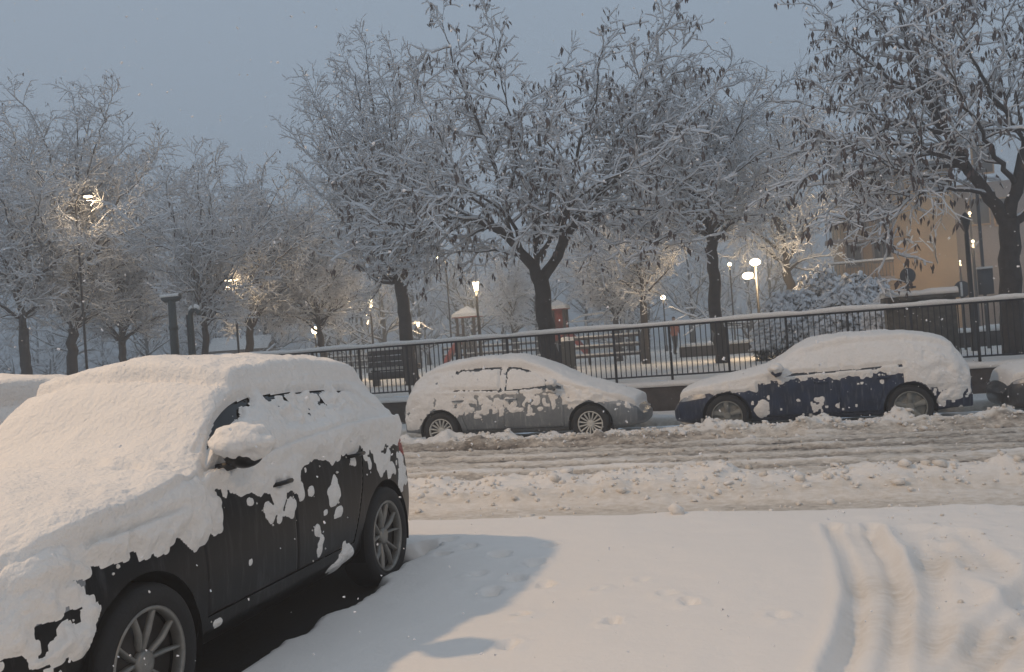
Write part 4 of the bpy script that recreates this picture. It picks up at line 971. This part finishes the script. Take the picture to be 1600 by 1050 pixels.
# ------------------------------------------------------------------ park lamps
def point(parent, z, e, col=(1, .72, .42), r=.12):
    l = bpy.data.lights.new('bulb', 'POINT'); l.energy = e; l.color = col; l.shadow_soft_size = r
    o = bpy.data.objects.new('bulb', l); COL.objects.link(o); o.parent = parent; o.location = (0, 0, z); return o
LG = 'lit lamps in the park'
def lantern(px, py, Y, label, energy=60, scale=.78):
    p = onY(px, py, Y); h = p[2]-PZ; r = empty('park_lamp', (p[0], Y, PZ), 0, label, 'lamp', LG)
    MB().lathe([(.09, 0), (.09, .25), (.06, .3), (.045, .5), (.038, h-.45*scale), (.055, h-.42*scale), (.03, h-.38*scale)], k=10).obj('post', M['lamp_post'], r, True)
    g = MB().lathe([(.07*scale, h-.38*scale), (.15*scale, h-.02*scale), (.001, h-.01*scale)], k=8).obj('lantern', M['glow'], r)
    f = MB(); f.lathe([(.17*scale, h-.02*scale), (.10*scale, h+.08*scale), (.02, h+.11*scale)], k=8)
    for q in range(4):
        a = q*PI/2+.4; f.tube([(.075*scale*math.cos(a), .075*scale*math.sin(a), h-.38*scale), (.158*scale*math.cos(a), .158*scale*math.sin(a), h-.02*scale)], .012, 4)
    f.obj('lantern_frame', M['lamp_post'], g)
    MB().lathe([(.165*scale, h+.0), (.15*scale, h+.07*scale), (.10*scale, h+.15*scale), (.03, h+.18*scale), (.001, h+.185*scale)], k=10).obj('snow_cap', M['snow'], r, True)
    point(r, h-.6*scale, energy)
def globe(px, py, Y, label, energy=60, rad=.13):
    p = onY(px, py, Y); h = p[2]-PZ; r = empty('park_lamp', (p[0], Y, PZ), 0, label, 'lamp', LG)
    MB().lathe([(.08, 0), (.08, .25), (.045, .35), (.035, h-rad), (.06, h-rad*.8)], k=10).obj('post', M['lamp_post'], r, True)
    a = np.linspace(-PI/2, PI/2, 9)
    MB().lathe([(max(.001, rad*math.cos(t)), h+rad*math.sin(t)) for t in a], k=14).obj('globe', M['glow'], r, True)
    point(r, h-rad-.2, energy)
def arm_lamp(px, py, Y, label, energy=80, dx=.5):
    p = onY(px, py, Y); h = p[2]-PZ; r = empty('street_lamp', (p[0]+dx, Y, PZ), 0, label, 'lamp', LG)
    MB().tube([(0, 0, 0), (0, 0, h*.5), (0, 0, h), (-dx*.3, 0, h+.22), (-dx*.8, 0, h+.25)], [.04, .035, .028, .022, .022], 8).obj('post', M['lamp_post'], r, True)
    MB().box((-dx, 0, h+.22), (.34, .2, .09), taper=.7).obj('lamp_head', M['lamp_post'], r)
    MB().box((-dx, 0, h+.15), (.2, .13, .05)).obj('lens', M['glow'], r)
    o = point(r, h-.05, energy); o.location.x = -dx
lantern(578, 468, 34, 'lit lantern on a dark post left of the straight tree trunk', 340)
lantern(743, 440, 29, 'lit lantern beside the roofed play tower', 340)
lantern(653, 503, 52, 'small far lit lantern peeping right of the straight tree trunk', 80)
lantern(574, 500, 60, 'tiny far lantern low behind the lit lantern on the left', 60)
globe(492, 516, 40, 'lit round globe lamp beside the hazy grey tree', 100, .17)
arm_lamp(358, 446, 27, 'lit arm lamp among branches above the SUV roof', 60, .18)
arm_lamp(138, 315, 24.0, 'lit high lamp glowing among the twigs of the large left tree', 45, -.45)
arm_lamp(683, 408, 40, 'lit high lamp hanging in branches right of the straight trunk', 120, .4)
globe(965, 441, 52, 'small far point of lamp light behind the slim leaning tree', 40, .12)
globe(1036, 465, 52, 'small far lamp light left of the straight-trunked tree', 40, .14)
globe(1140, 413, 47, 'faint far lamp half hidden behind the straight-trunked tree', 40, .1)
# twin lamp by the bushes
p = onY(1180, 412, 30); r = empty('park_lamp', (p[0], 30, PZ), 0, 'brightest twin-headed lit lamp beside the snowy bushes', 'lamp', LG); h = p[2]-PZ
MB().tube([(0, 0, 0), (0, 0, 1), (0, 0, h)], [.06, .045, .035], 8).obj('post', M['lamp_post'], r, True)
for dx, dz in ((0, .05), (-.25, -.35)):
    a = np.linspace(-PI/2, PI/2, 9)
    MB().lathe([(max(.001, .17*math.cos(t)), h+dz+.11*math.sin(t)) for t in a], (dx, 0, 0), 14).obj('lamp_head', M['glow'], r, True)
MB().tube([(0, 0, h-.45), (-.22, 0, h-.42)], .02, 6).obj('arm', M['lamp_post'], r)
o = point(r, h-.2, 330); o.location.y = -.3
# dark lamp at right
p = onY(1509, 352, 24); r = empty('park_lamp', (p[0], 24, PZ), 0, 'dark unlit-looking lamp post before the pale wall, next to the right tree', 'lamp', LG); h = p[2]-PZ
MB().lathe([(.09, 0), (.09, .3), (.06, .4), (.05, h-.2), (.04, h-.15), (.11, h+.12), (.13, h+.15), (.02, h+.3)], k=10).obj('post', M['lamp_post'], r, True)
for i, (px, py, Y) in enumerate(((1515, 333, 44), (1520, 377, 40), (1500, 408, 46))):
    globe(px, py, Y, ('lit lamp point just above the dark lamp post at right', 'lit lamp point beside the dark post, lower than its head', 'faint lamp point left of the dark post at right')[i], 170, (.06, .055, .03)[i])

# street lamp that lights the bay (outside the frame, left of the camera)
def mast(x, y, h, arm, energy, label, aim):
    r = empty('street_lamp', (x-arm, y, .1), 0, label, 'lamp', 'street lamps out of frame')
    MB().tube([(0, 0, 0), (0, 0, h*.5), (0, 0, h-.5), (arm*.25, 0, h), (arm*.8, 0, h+.15)], [.12, .10, .075, .06, .05], 10).obj('post', M['lamp_post'], r, True)
    MB().box((arm, 0, h+.14), (.8, .32, .14), taper=.7).obj('lamp_head', M['lamp_post'], r)
    MB().box((arm, 0, h+.05), (.5, .22, .03)).obj('lens', M['glow'], r)
    l = bpy.data.lights.new('bulb', 'SPOT'); l.energy = energy; l.color = (1, .66, .36); l.shadow_soft_size = .25; l.spot_size = math.radians(78); l.spot_blend = .75
    o = bpy.data.objects.new('bulb', l); COL.objects.link(o); o.parent = r; o.location = (arm, 0, h-.25)
    o.rotation_euler = (Vector(aim)-Vector((x, y, h-.15))).to_track_quat('-Z', 'Y').to_euler()
mast(-12.5, 1.8, 12.4, 1.4, 5600, 'tall warm street lamp standing out of frame behind the SUV side', (0, 8.0, 0))
mast(10.5, -4.0, 11.5, -1.4, 1300, 'added unseen street lamp out of frame to the right, a weak warm fill', (0, 8, 0))  # added fill lamp, unseen, warms the shaded snow

# ------------------------------------------------------------------ building
YB2 = 50.0
a = onY(1320, 440, YB2); b = onY(1484, 440, YB2+3)
r = empty('apartment_building', (a[0], YB2, PZ), 0, 'ochre and pale rendered apartment block behind the right tree', 'building')
w = b[0]-a[0]; H = onY(1400, 268, YB2)[2]-PZ
MB().box((w/2-.0, 3.8, H/2), (w, 7, H)).obj('wall', M['ochre'], r)
MB().box((w+3.6, 5.0, H/2-.4), (7.2, 7, H-.8)).obj('pale_wing', M['pale'], r)
MB().box((w/2, 3.8, H+.12), (w+.6, 7.6, .24)).obj('roof', M['rail'], r)
MB().box((w/2, 3.8, H+.34), (w+.6, 7.6, .2)).obj('roof_snow', M['snow'], r)
bw = onY(1392, 440, YB2)[0]-a[0]
for py0, py1 in ((352, 375), (438, 412), (290, 312)):
    z0 = onY(1355, max(py0, py1), YB2)[2]-PZ; 
    bal = MB().box((bw/2-.35, -.35, z0), (bw+.9, 1.3, .16)).obj('balcony', M['pale'], r)
    m = MB(); m.box((bw/2-.35, -.97, z0+.85), (bw+.9, .05, .06))
    for k in range(19): m.box((-.75+k*(bw+.8)/18, -.97, z0+.45), (.03, .03, .8))
    m.obj('balcony_rail', M['rail'], bal)
    MB().box((bw/2-.35, -.97, z0+.93), (bw+.9, .12, .1)).obj('balcony_snow', M['snow'], bal)
for px, py, ww, hh in ((1380, 392, .8, 1.0), (1340, 335, .8, 1.3), (1382, 330, .7, 1.2), (1335, 395, .7, 1.3)):
    q_ = onY(px, py, YB2)-np.array([a[0], YB2, PZ])
    wi = MB().box((q_[0], .27, q_[2]), (ww+.14, .1, hh+.14)).obj('window', M['pale'], r)
    MB().box((q_[0]-ww/4, .21, q_[2]), (ww/2-.04, .05, hh)).obj('pane', M['dark_win'], wi); MB().box((q_[0]+ww/4, .21, q_[2]), (ww/2-.04, .05, hh)).obj('pane', M['dark_win'], wi)
for px, py in ((1530, 330), (1570, 330), (1535, 250)):
    q_ = onY(px, py, YB2+1.4)-np.array([a[0], YB2, PZ])
    wi = MB().box((q_[0], 1.45, q_[2]), (1.0, .1, 1.4)).obj('window', M['ochre'], r); MB().box((q_[0], 1.38, q_[2]), (.84, .06, 1.24)).obj('pane', M['dark_win'], wi)

p = onY(378, 530, 52); p2 = onY(378, 548, 52); r = empty('park_shed', (p[0], 52, PZ), .35, 'small gabled shed with a snowy roof far behind the SUV roof', 'shed'); h = p[2]-PZ
MB().box((0, 0, h*.4), (3.2, 2.6, h*.8)).obj('wall', M['pale'], r)
MB().add([(-1.8, -1.6, h*.72), (1.8, -1.6, h*.72), (1.8, 0, h), (-1.8, 0, h), (-1.8, 1.6, h*.72), (1.8, 1.6, h*.72)], [[0, 1, 2, 3], [3, 2, 5, 4]], None).obj('roof', M['rail'], r)
MB().add([(-1.8, -1.62, h*.74), (1.8, -1.62, h*.74), (1.8, 0, h+.03), (-1.8, 0, h+.03), (-1.8, 1.62, h*.74), (1.8, 1.62, h*.74), (-1.75, -1.5, h*.74+.16), (1.75, -1.5, h*.74+.16), (1.75, 0, h+.18), (-1.75, 0, h+.18), (-1.75, 1.5, h*.74+.16), (1.75, 1.5, h*.74+.16)],
         [[6, 7, 8, 9], [9, 8, 11, 10], [0, 1, 7, 6], [1, 2, 8, 7], [3, 0, 6, 9], [2, 5, 11, 8], [4, 3, 9, 10], [5, 4, 10, 11]]).obj('roof_snow', M['snow'], r)

# ------------------------------------------------------------------ stone pillar, signs, pipes
YP = 19.6
a = onY(1393, 560, YP); b = onY(1500, 560, YP); zt = onY(1450, 468, YP)[2]
r = empty('gate_pillar', ((a[0]+b[0])/2, YP+.3, PZ), 0, 'broad dark pillar with a flat snowy top behind the tail of the blue car', 'pillar')
w = b[0]-a[0]; h = zt-PZ
MB().box((0, 0, h/2-.05), (w, .7, h+.1)).obj('shaft', M['ivy'], r)
MB().box((0, 0, h+.045), (w+.10, .8, .09)).obj('cap_stone', M['ivy'], r)
v, q = cap_strip(-w/2-.06, w/2+.06, -.41, .41, h+.09, .12, .04, 4.0, .1)
n_ = 9; st = len(v)-n_
o = link_mesh('snow_cap', np_mesh('snow_cap', v, [q, np.array([list(range(n_))[::-1], list(range(st, st+n_))])]), M['snow'], r)
def disc_sign(px, py, Y, rad, label, post=True):
    p = onY(px, py, Y); r = empty('round_sign', (p[0], Y, PZ), .25, label, 'sign'); h = p[2]-PZ
    MB().lathe([(.001, -.012), (rad, -.012), (rad+.012, 0), (rad, .012), (.001, .012)], (0, -.05, h), 24, 'y').obj('disc', M['sign'], r)
    MB().tube([(0, 0, 0), (0, 0, h+rad*.8)], .032, 8).obj('post', M['sign'], r)
    MB().box((0, -.02, h-rad-.1), (rad*2.0, .05, .05)).obj('bracket', M['sign'], r)
    MB().box((-.03, -.07, h), (.05, .03, rad*1.8)).obj('snow', M['snow'], r)
disc_sign(1417, 431, 23.5, .17, 'round grey sign back on a post above the dark pillar')
disc_sign(1502, 452, 25, .19, 'round grey sign half hidden at the right corner of the dark pillar')
p = onY(1538, 440, 25); r = empty('board_sign', (p[0], 25, PZ), 0, 'grey rectangular board on a thin pole beside the right tree', 'sign'); h = p[2]-PZ
MB().tube([(0, .04, 0), (0, .04, onY(1538, 300, 25)[2]-PZ)], .04, 8).obj('post', M['sign'], r); MB().box((.02, -.03, h), (.34, .05, .62)).obj('board', M['sign'], r); MB().box((.02, -.03, h+.33), (.36, .09, .05)).obj('snow', M['snow'], r)
# vent pipes
YV = 19.4
p = onY(268, 468, YV); r = empty('vent_pipe', (p[0], YV, PZ), 0, 'dark green T-headed pipe standing above the SUV roof', 'pipe'); h = p[2]-PZ
MB().tube([(0, 0, 0), (0, 0, h*.7), (0, 0, h)], [.105, .095, .085], 14).obj('stack', M['pipe'], r, True)
MB().lathe([(.10, h*.72), (.112, h*.73), (.112, h*.75), (.10, h*.76)], k=14).obj('collar', M['pipe'], r, True)
MB().tube([(-.25, 0, h+.075), (-.23, 0, h+.05), (-.17, 0, h+.02), (0, 0, h+.01), (.17, 0, h+.03), (.23, 0, h+.06), (.25, 0, h+.085)], [.03, .06, .085, .09, .085, .06, .03], 12).obj('head', M['pipe'], r, True)
v, q = cap_strip(-.25, .25, -.085, .085, h+.06, .08, .025, 2.0, .1); link_mesh('snow', np_mesh('snow', v, q), M['snow'], r)
p = onY(297, 488, YV); r = empty('vent_pipe', (p[0], YV, PZ), 0, 'thinner hook-topped pipe beside the T-headed pipe', 'pipe'); h = p[2]-PZ
MB().tube([(0, 0, 0), (0, 0, h-.1), (.02, 0, h), (.09, 0, h+.07), (.17, 0, h+.06), (.23, 0, h-.01), (.24, 0, h-.08)], [.08, .062, .06, .058, .056, .054, .054], 12).obj('stack', M['pipe'], r, True)
ang = np.linspace(.2, PI-.3, 8); MB().tube([(.12-.14*math.cos(t), 0, h+.0+.13*math.sin(t)) for t in ang], [.02, .05, .055, .06, .06, .055, .05, .02], 8).obj('snow', M['snow'], r, True)
p = onY(292, 492, 20.5); r = empty('thin_pole', (p[0], 20.5, PZ), 0, 'thin dark pole between the two pipes', 'pole'); MB().tube([(0, 0, 0), (0, 0, p[2]-PZ)], .025, 6).obj('pole', M['iron'], r)

# ------------------------------------------------------------------ bushes
def bush(px, py_top, Y, rx, ry, label, seed, pale=True):
    p = onY(px, py_top, Y); H = p[2]-PZ; r = empty('snowy_bush', (p[0], Y, PZ), 0, label, 'bush', 'snow-laden evergreen bushes'); rg = np.random.default_rng(seed)
    n = 5200; u = rg.normal(0, 1, (n, 3)); u /= np.linalg.norm(u, axis=1)[:, None]; u[:, 2] = np.abs(u[:, 2])
    rad = rg.uniform(.55, 1.0, n)**.5*(1+.25*fbm(u[:, 0]*2.5+seed, u[:, 1]*2.5, u[:, 2]*2.5, o=3)); P = u*rad[:, None]*np.array([rx, ry, H])
    d = rg.normal(0, 1, (n, 3)); d[:, 2] -= .2; d /= np.linalg.norm(d, axis=1)[:, None]; l = rg.uniform(.06, .14, n)
    V, Q = seg_tubes(P, P+d*l[:, None], np.full(n, .018), np.full(n, .004), 3); link_mesh('foliage', np_mesh('foliage', V, Q), M['leaf'], r)
    k = (P[:, 2] > H*.18) & (rg.random(n) < .8); P2 = P[k]*1.02; d2 = d[k].copy(); d2[:, 2] = -np.abs(d2[:, 2])*.4; d2 += u[k]*np.array([1, 1, -.6])*.7; d2 /= np.linalg.norm(d2, axis=1)[:, None]
    s_ = rg.uniform(.022, .075, len(P2))
    V, Q = seg_tubes(P2+[0, 0, .02], P2+d2*(s_*3.0)[:, None]+[0, 0, .015], s_, s_*.45, 6); o = link_mesh('snow', np_mesh('snow', V, Q), M['snow_far'], r); o['kind'] = 'stuff'
    m = MB()
    for q in range(3): m.tube([(.1*q-.1, 0, 0), (.15*q-.15, .05, H*.4), (.3*q-.3, 0, H*.7)], [.03, .02, .01], 5)
    m.obj('stem', M['bark'], r)
bush(1235, 455, 26, 1.05, .9, 'round snowy bush beside the twin lamp, leftmost of the bushes', 1)
bush(1315, 452, 25, 1.0, .9, 'wide snowy bush between the other two bushes', 2)
bush(1285, 425, 29, 1.3, 1.1, 'taller snowy bush rising behind the front row', 3)
bush(1350, 428, 28, 1.0, 1.0, 'drooping snowy bush next to the dark pillar', 4)
bush(1378, 460, 23, .35, .35, 'small warm-lit snowy bush touching the dark pillar', 5)

# ------------------------------------------------------------------ bench, bin, playground, low wall, person
def bench(px, Y, w, label, flip=1):
    p = onY(px, 560, Y); r = empty('park_bench', (p[0], Y, PZ), 0, label, 'bench', 'park benches')
    for k in range(3): MB().box((0, .0, .62+.17*k), (w, .04, .15)).obj('back_slat', M['wood'], r)
    for k in range(3): MB().box((0, .14+.15*k, .44), (w, .13, .04)).obj('seat_slat', M['wood'], r)
    for sx in (-1, 1): MB().box((sx*(w/2-.12), .2, .22), (.06, .45, .44)).obj('leg', M['bin'], r); MB().box((sx*(w/2-.12), .03, .7), (.05, .03, .6)).obj('back_post', M['bin'], r)
    MB().box((0, 0, .30), (w*1.05, .05, .22)).obj('apron', M['wood'], r)
    v, q = cap_strip(-w/2, w/2, -.05, .05, 1.03, .09, .05, 8.0, .1); link_mesh('snow', np_mesh('snow', v, q), M['snow'], r)
    v, q = cap_strip(-w/2, w/2, .06, .5, .46, .12, .05, 9.0, .05); link_mesh('snow', np_mesh('snow', v, q), M['snow'], r)
bench(612, 25.6, 1.45, 'dark park bench seen from behind through the railing, left of the silver car')
p = onY(887, 560, 30); r = empty('litter_bin', (p[0], 30, PZ), 0, 'dark litter bin beside the forked tree behind the railing', 'bin')
MB().lathe([(.18, .06), (.24, .1), (.27, .85), (.29, .88), (.27, .92), (.2, .92)], k=20).obj('drum', M['bin'], r, True); MB().lathe([(.27, .92), (.25, 1.0), (.12, 1.05), (.001, 1.06)], k=20).obj('snow', M['snow'], r, True)
MB().box((0, 0, .03), (.4, .4, .08)).obj('base', M['bin'], r)
def tower(px, py_eave, px_w, Y, label, red_walls, seed):
    p = onY(px, py_eave, Y); q0 = onY(px-px_w/2, py_eave, Y); hw = p[0]-q0[0]; h = p[2]-PZ
    r = empty('play_tower', (p[0], Y, PZ), 0, label, 'play tower', 'roofed play towers')
    for sx in (-1, 1):
        for sy in (-1, 1): MB().box((sx*hw*.72, sy*hw*.72, h/2), (.1, .1, h)).obj('post', M['playpost'], r)
    rf = MB(); e = hw*1.08; A = [(-e, -e, h), (e, -e, h), (e, e, h), (-e, e, h), (0, 0, h+hw*.75)]
    rf.add(A, [[0, 3, 2, 1]], [[0, 1, 4], [1, 2, 4], [2, 3, 4], [3, 0, 4]]); rf.obj('roof', M['redpaint'], r)
    bm = bmesh.new(); vs = [bm.verts.new((x*1.0, y*1.0, z+.03)) for x, y, z in A[:4]]; tp = bm.verts.new((0, 0, h+hw*.75+.12)); md = [bm.verts.new((x*.93, y*.93, h+.17)) for x, y, z in A[:4]]
    for i in range(4): j = (i+1) % 4; bm.faces.new((vs[i], vs[j], md[j], md[i])); bm.faces.new((md[i], md[j], tp))
    bm.faces.new(vs[::-1]); me = bpy.data.meshes.new('roof_snow'); bm.to_mesh(me); bm.free(); link_mesh('roof_snow', me, M['snow'], r)
    MB().box((0, 0, h*.42), (hw*1.5, hw*1.5, .1)).obj('deck', M['playpost'], r)
    for k in range(5): MB().box((-hw*.6+k*hw*.3, -hw*.74, h*.42+.28), (hw*.22, .04, .5)).obj('panel', M['redpaint'] if red_walls else M['playpost'], r)
    if red_walls:
        for sx in (-1, 1): MB().box((sx*hw*.74, 0, h*.42+.42), (.04, hw*1.3, .8)).obj('side_panel', M['redpaint'], r)
        MB().box((0, hw*.74, h*.42+.75), (hw*1.3, .04, 1.4)).obj('back_panel', M['redpaint'], r)
    # slide
    sd = -1 if not red_walls else 1
    m = MB()
    x0 = sd*hw*.75; pts = [(x0, 0, h*.5), (x0+sd*.15, 0, h*.49), (x0+sd*.5, 0, h*.3), (x0+sd*.75, 0, .32)]
    for a_, b_ in zip(pts[:-1], pts[1:]):
        for yy, hh in ((-.28, .2), (.28, .2)):
            m.add([(a_[0], yy, a_[2]), (b_[0], yy, b_[2]), (b_[0], yy, b_[2]+hh), (a_[0], yy, a_[2]+hh), (a_[0], yy+.03, a_[2]), (b_[0], yy+.03, b_[2]), (b_[0], yy+.03, b_[2]+hh), (a_[0], yy+.03, a_[2]+hh)], [[0, 1, 2, 3], [7, 6, 5, 4], [3, 2, 6, 7]])
        m.add([(a_[0], -.28, a_[2]), (b_[0], -.28, b_[2]), (b_[0], .28, b_[2]), (a_[0], .28, a_[2]), (a_[0], -.28, a_[2]-.04), (b_[0], -.28, b_[2]-.04), (b_[0], .28, b_[2]-.04), (a_[0], .28, a_[2]-.04)], [[0, 3, 2, 1], [4, 5, 6, 7], [0, 1, 5, 4], [3, 7, 6, 2]])
    m.obj('slide', M['redpaint'], r)
tower(731, 496, 36, 40, 'play tower with open sides and snowy hipped roof, left of the forked tree', False, 1)
tower(872, 484, 30, 38, 'red-walled play tower with snowy hipped roof, right of the forked trunk', True, 2)
# white climbing frame
p = onY(930, 500, 40); r = empty('climbing_frame', (p[0], 40, PZ), 0, 'white tubular climbing frame right of the red play tower', 'play frame'); h = p[2]-PZ
for x in (-1.2, -.4, .4, 1.2):
    MB().tube([(x, 0, 0), (x, 0, h)], .04, 6).obj('upright', M['white'], r)
for z in (.5, 1.0, h): MB().tube([(-1.25, 0, z), (1.25, 0, z)], .035, 6).obj('crossbar', M['white'], r)
MB().tube([(-1.2, .4, h), (-.6, .4, h+.25), (.2, .4, h+.3), (.9, .4, h+.2), (1.3, .4, h-.1)], [.03, .05, .06, .05, .03], 8).obj('top_hoop', M['snow'], r, True)
# distant playground rail fences (snow on the rails)
def far_rail(pxa, pxb, py, Y, nr, label):
    a = onY(pxa, py, Y); b = onY(pxb, py, Y); L = b[0]-a[0]; r = empty('rail_fence', (a[0], Y, PZ), 0, label, 'fence', 'low rail fences in the park')
    for k in range(nr):
        MB().box((L/2, 0, .3+.33*k), (L, .06, .09)).obj('rail', M['playpost'], r); MB().box((L/2, 0, .375+.33*k), (L, .09, .06)).obj('rail_snow', M['snow'], r)
    n = int(L/1.4)+1
    for k in range(n+1): MB().box((L*k/n, .06, .55), (.09, .06, 1.1)).obj('post', M['playpost'], r)
far_rail(880, 1000, 540, 34, 3, 'low snowy rail fence before the climbing frame')
far_rail(470, 640, 545, 48, 3, 'far low rail fence behind the bench')
far_rail(690, 850, 530, 44, 3, 'low rail fence between the two play towers')
# low planter wall
a = onY(1062, 545, 36); b = onY(1250, 545, 36); r = empty('planter_wall', ((a[0]+b[0])/2, 36, PZ), 0, 'low brown planter wall with snow on top, behind the straight-trunked tree', 'wall')
MB().box((0, 0, .16), (b[0]-a[0], .4, .46)).obj('wall_body', M['wall'], r); v, q = cap_strip(-(b[0]-a[0])/2, (b[0]-a[0])/2, -.25, .9, .38, .14, .1, 6.0); link_mesh('snow', np_mesh('snow', v, q), M['snow'], r)
a = onY(1505, 545, 27); r = empty('planter_wall', (a[0]+2, 27, PZ), 0, 'low reddish planter wall with snow, behind the railing at right', 'wall')
MB().box((0, 0, .16), (4.6, .4, .46)).obj('wall_body', M['wall'], r); v, q = cap_strip(-2.3, 2.3, -.25, .8, .38, .14, .1, 7.0); link_mesh('snow', np_mesh('snow', v, q), M['snow'], r)

# person in an orange jacket
def person(px, py_foot, Y, label):
    p = onY(px, py_foot, Y)
    J = dict(pel=(0, 0, .92), wst=(0, 0, 1.08), ch=(0, -.02, 1.32), nk=(0, 0, 1.48), hb=(0, -.02, 1.56), ht=(0, -.02, 1.70), ls=(-.19, 0, 1.40), le=(-.25, .05, 1.13), lh=(-.24, -.06, .90), rs=(.19, 0, 1.40), re=(.25, .04, 1.13), rh=(.22, -.10, .92),
             lhp=(-.09, 0, .86), lk=(-.10, -.10, .48), la=(-.10, -.02, .08), lt=(-.10, -.16, .04), rhp=(.09, 0, .86), rk=(.10, .05, .48), ra=(.10, .16, .09), rt=(.10, .04, .04))
    R = dict(pel=.15, wst=.14, ch=.17, nk=.06, hb=.085, ht=.09, ls=.075, le=.06, lh=.04, rs=.075, re=.06, rh=.04, lhp=.1, lk=.075, la=.05, lt=.045, rhp=.1, rk=.075, ra=.05, rt=.045)
    Eg = [('pel', 'wst'), ('wst', 'ch'), ('ch', 'nk'), ('nk', 'hb'), ('hb', 'ht'), ('ch', 'ls'), ('ls', 'le'), ('le', 'lh'), ('ch', 'rs'), ('rs', 're'), ('re', 'rh'), ('pel', 'lhp'), ('lhp', 'lk'), ('lk', 'la'), ('la', 'lt'), ('pel', 'rhp'), ('rhp', 'rk'), ('rk', 'ra'), ('ra', 'rt')]
    ks = list(J); me = bpy.data.meshes.new('sk'); me.from_pydata([J[k] for k in ks], [(ks.index(a), ks.index(b)) for a, b in Eg], [])
    o = bpy.data.objects.new('sk', me); COL.objects.link(o); sm = o.modifiers.new('skin', 'SKIN')
    for i, k in enumerate(ks): me.skin_vertices[0].data[i].radius = (R[k], R[k]*.8); me.skin_vertices[0].data[i].use_root = k == 'pel'
    ss = o.modifiers.new('sub', 'SUBSURF'); ss.levels = 2; ss.render_levels = 2
    dg = bpy.context.evaluated_depsgraph_get(); dg.update(); m2 = bpy.data.meshes.new_from_object(o.evaluated_get(dg)); bpy.data.objects.remove(o)
    m2.name = 'person'
    for k in ('jacket', 'trouser', 'skin', 'hair'): m2.materials.append(M[k])
    for f in m2.polygons:
        c = f.center; f.use_smooth = True
        f.material_index = 3 if c.z > 1.62 or (c.z > 1.52 and c.y > .0) else 2 if c.z > 1.47 or (abs(c.x) > .15 and c.z < .93 and c.z > .8) else 0 if c.z > .84 else 1
    o = link_mesh('person', m2, None); o.location = (p[0], Y, PZ-.02); o.rotation_euler = (0, 0, .8)
    setp(o, label, 'person')
person(1056, 553, 42, 'person in an orange jacket and dark trousers walking beyond the railing')

# ------------------------------------------------------------------ falling snow
rg = np.random.default_rng(3); n = 6500
D = rg.uniform(2.8, 26, n); U = rg.uniform(-.62, .62, n); Vv = rg.uniform(-.40, .42, n)
P = CP+fw*D[:, None]+rt*(U*D)[:, None]+upv*(Vv*D)[:, None]
P = P[P[:, 2] > .3]
inside = (np.abs(P[:, 0]-SUVX) < 1.05) & (np.abs(P[:, 1]-SUVY) < 2.3) & (P[:, 2] < 1.9); P = P[~inside]
n = len(P); d = rg.normal(0, 1, (n, 3)); d /= np.linalg.norm(d, axis=1)[:, None]; s_ = rg.uniform(.0016, .0045, n)
V, Q = seg_tubes(P-d*s_[:, None]*1.2, P+d*s_[:, None]*1.2, s_, s_*.7, 4)
o = link_mesh('falling_snow', np_mesh('falling_snow', V, Q), M['snow_far']); setp(o, 'loose flakes of snow falling through the air', 'snow', kind='stuff')

# ------------------------------------------------------------------ haze
bm = bmesh.new(); bmesh.ops.create_cube(bm, size=1)
for v_ in bm.verts: v_.co = Vector((v_.co.x*224, 68+v_.co.y*198, 6.75+v_.co.z*15.5))
me = bpy.data.meshes.new('haze'); bm.to_mesh(me); bm.free()
hm = bpy.data.materials.new('haze'); hm.use_nodes = True; t = hm.node_tree; t.nodes.clear()
ou = t.nodes.new('ShaderNodeOutputMaterial'); pv = t.nodes.new('ShaderNodeVolumePrincipled'); pv.inputs['Color'].default_value = (.93, .95, .97, 1); pv.inputs['Density'].default_value = .0098; pv.inputs['Anisotropy'].default_value = .2
t.links.new(pv.outputs[0], ou.inputs['Volume'])
o = link_mesh('haze', me, hm); setp(o, 'thin pale snowy haze filling the air', 'haze', kind='stuff')
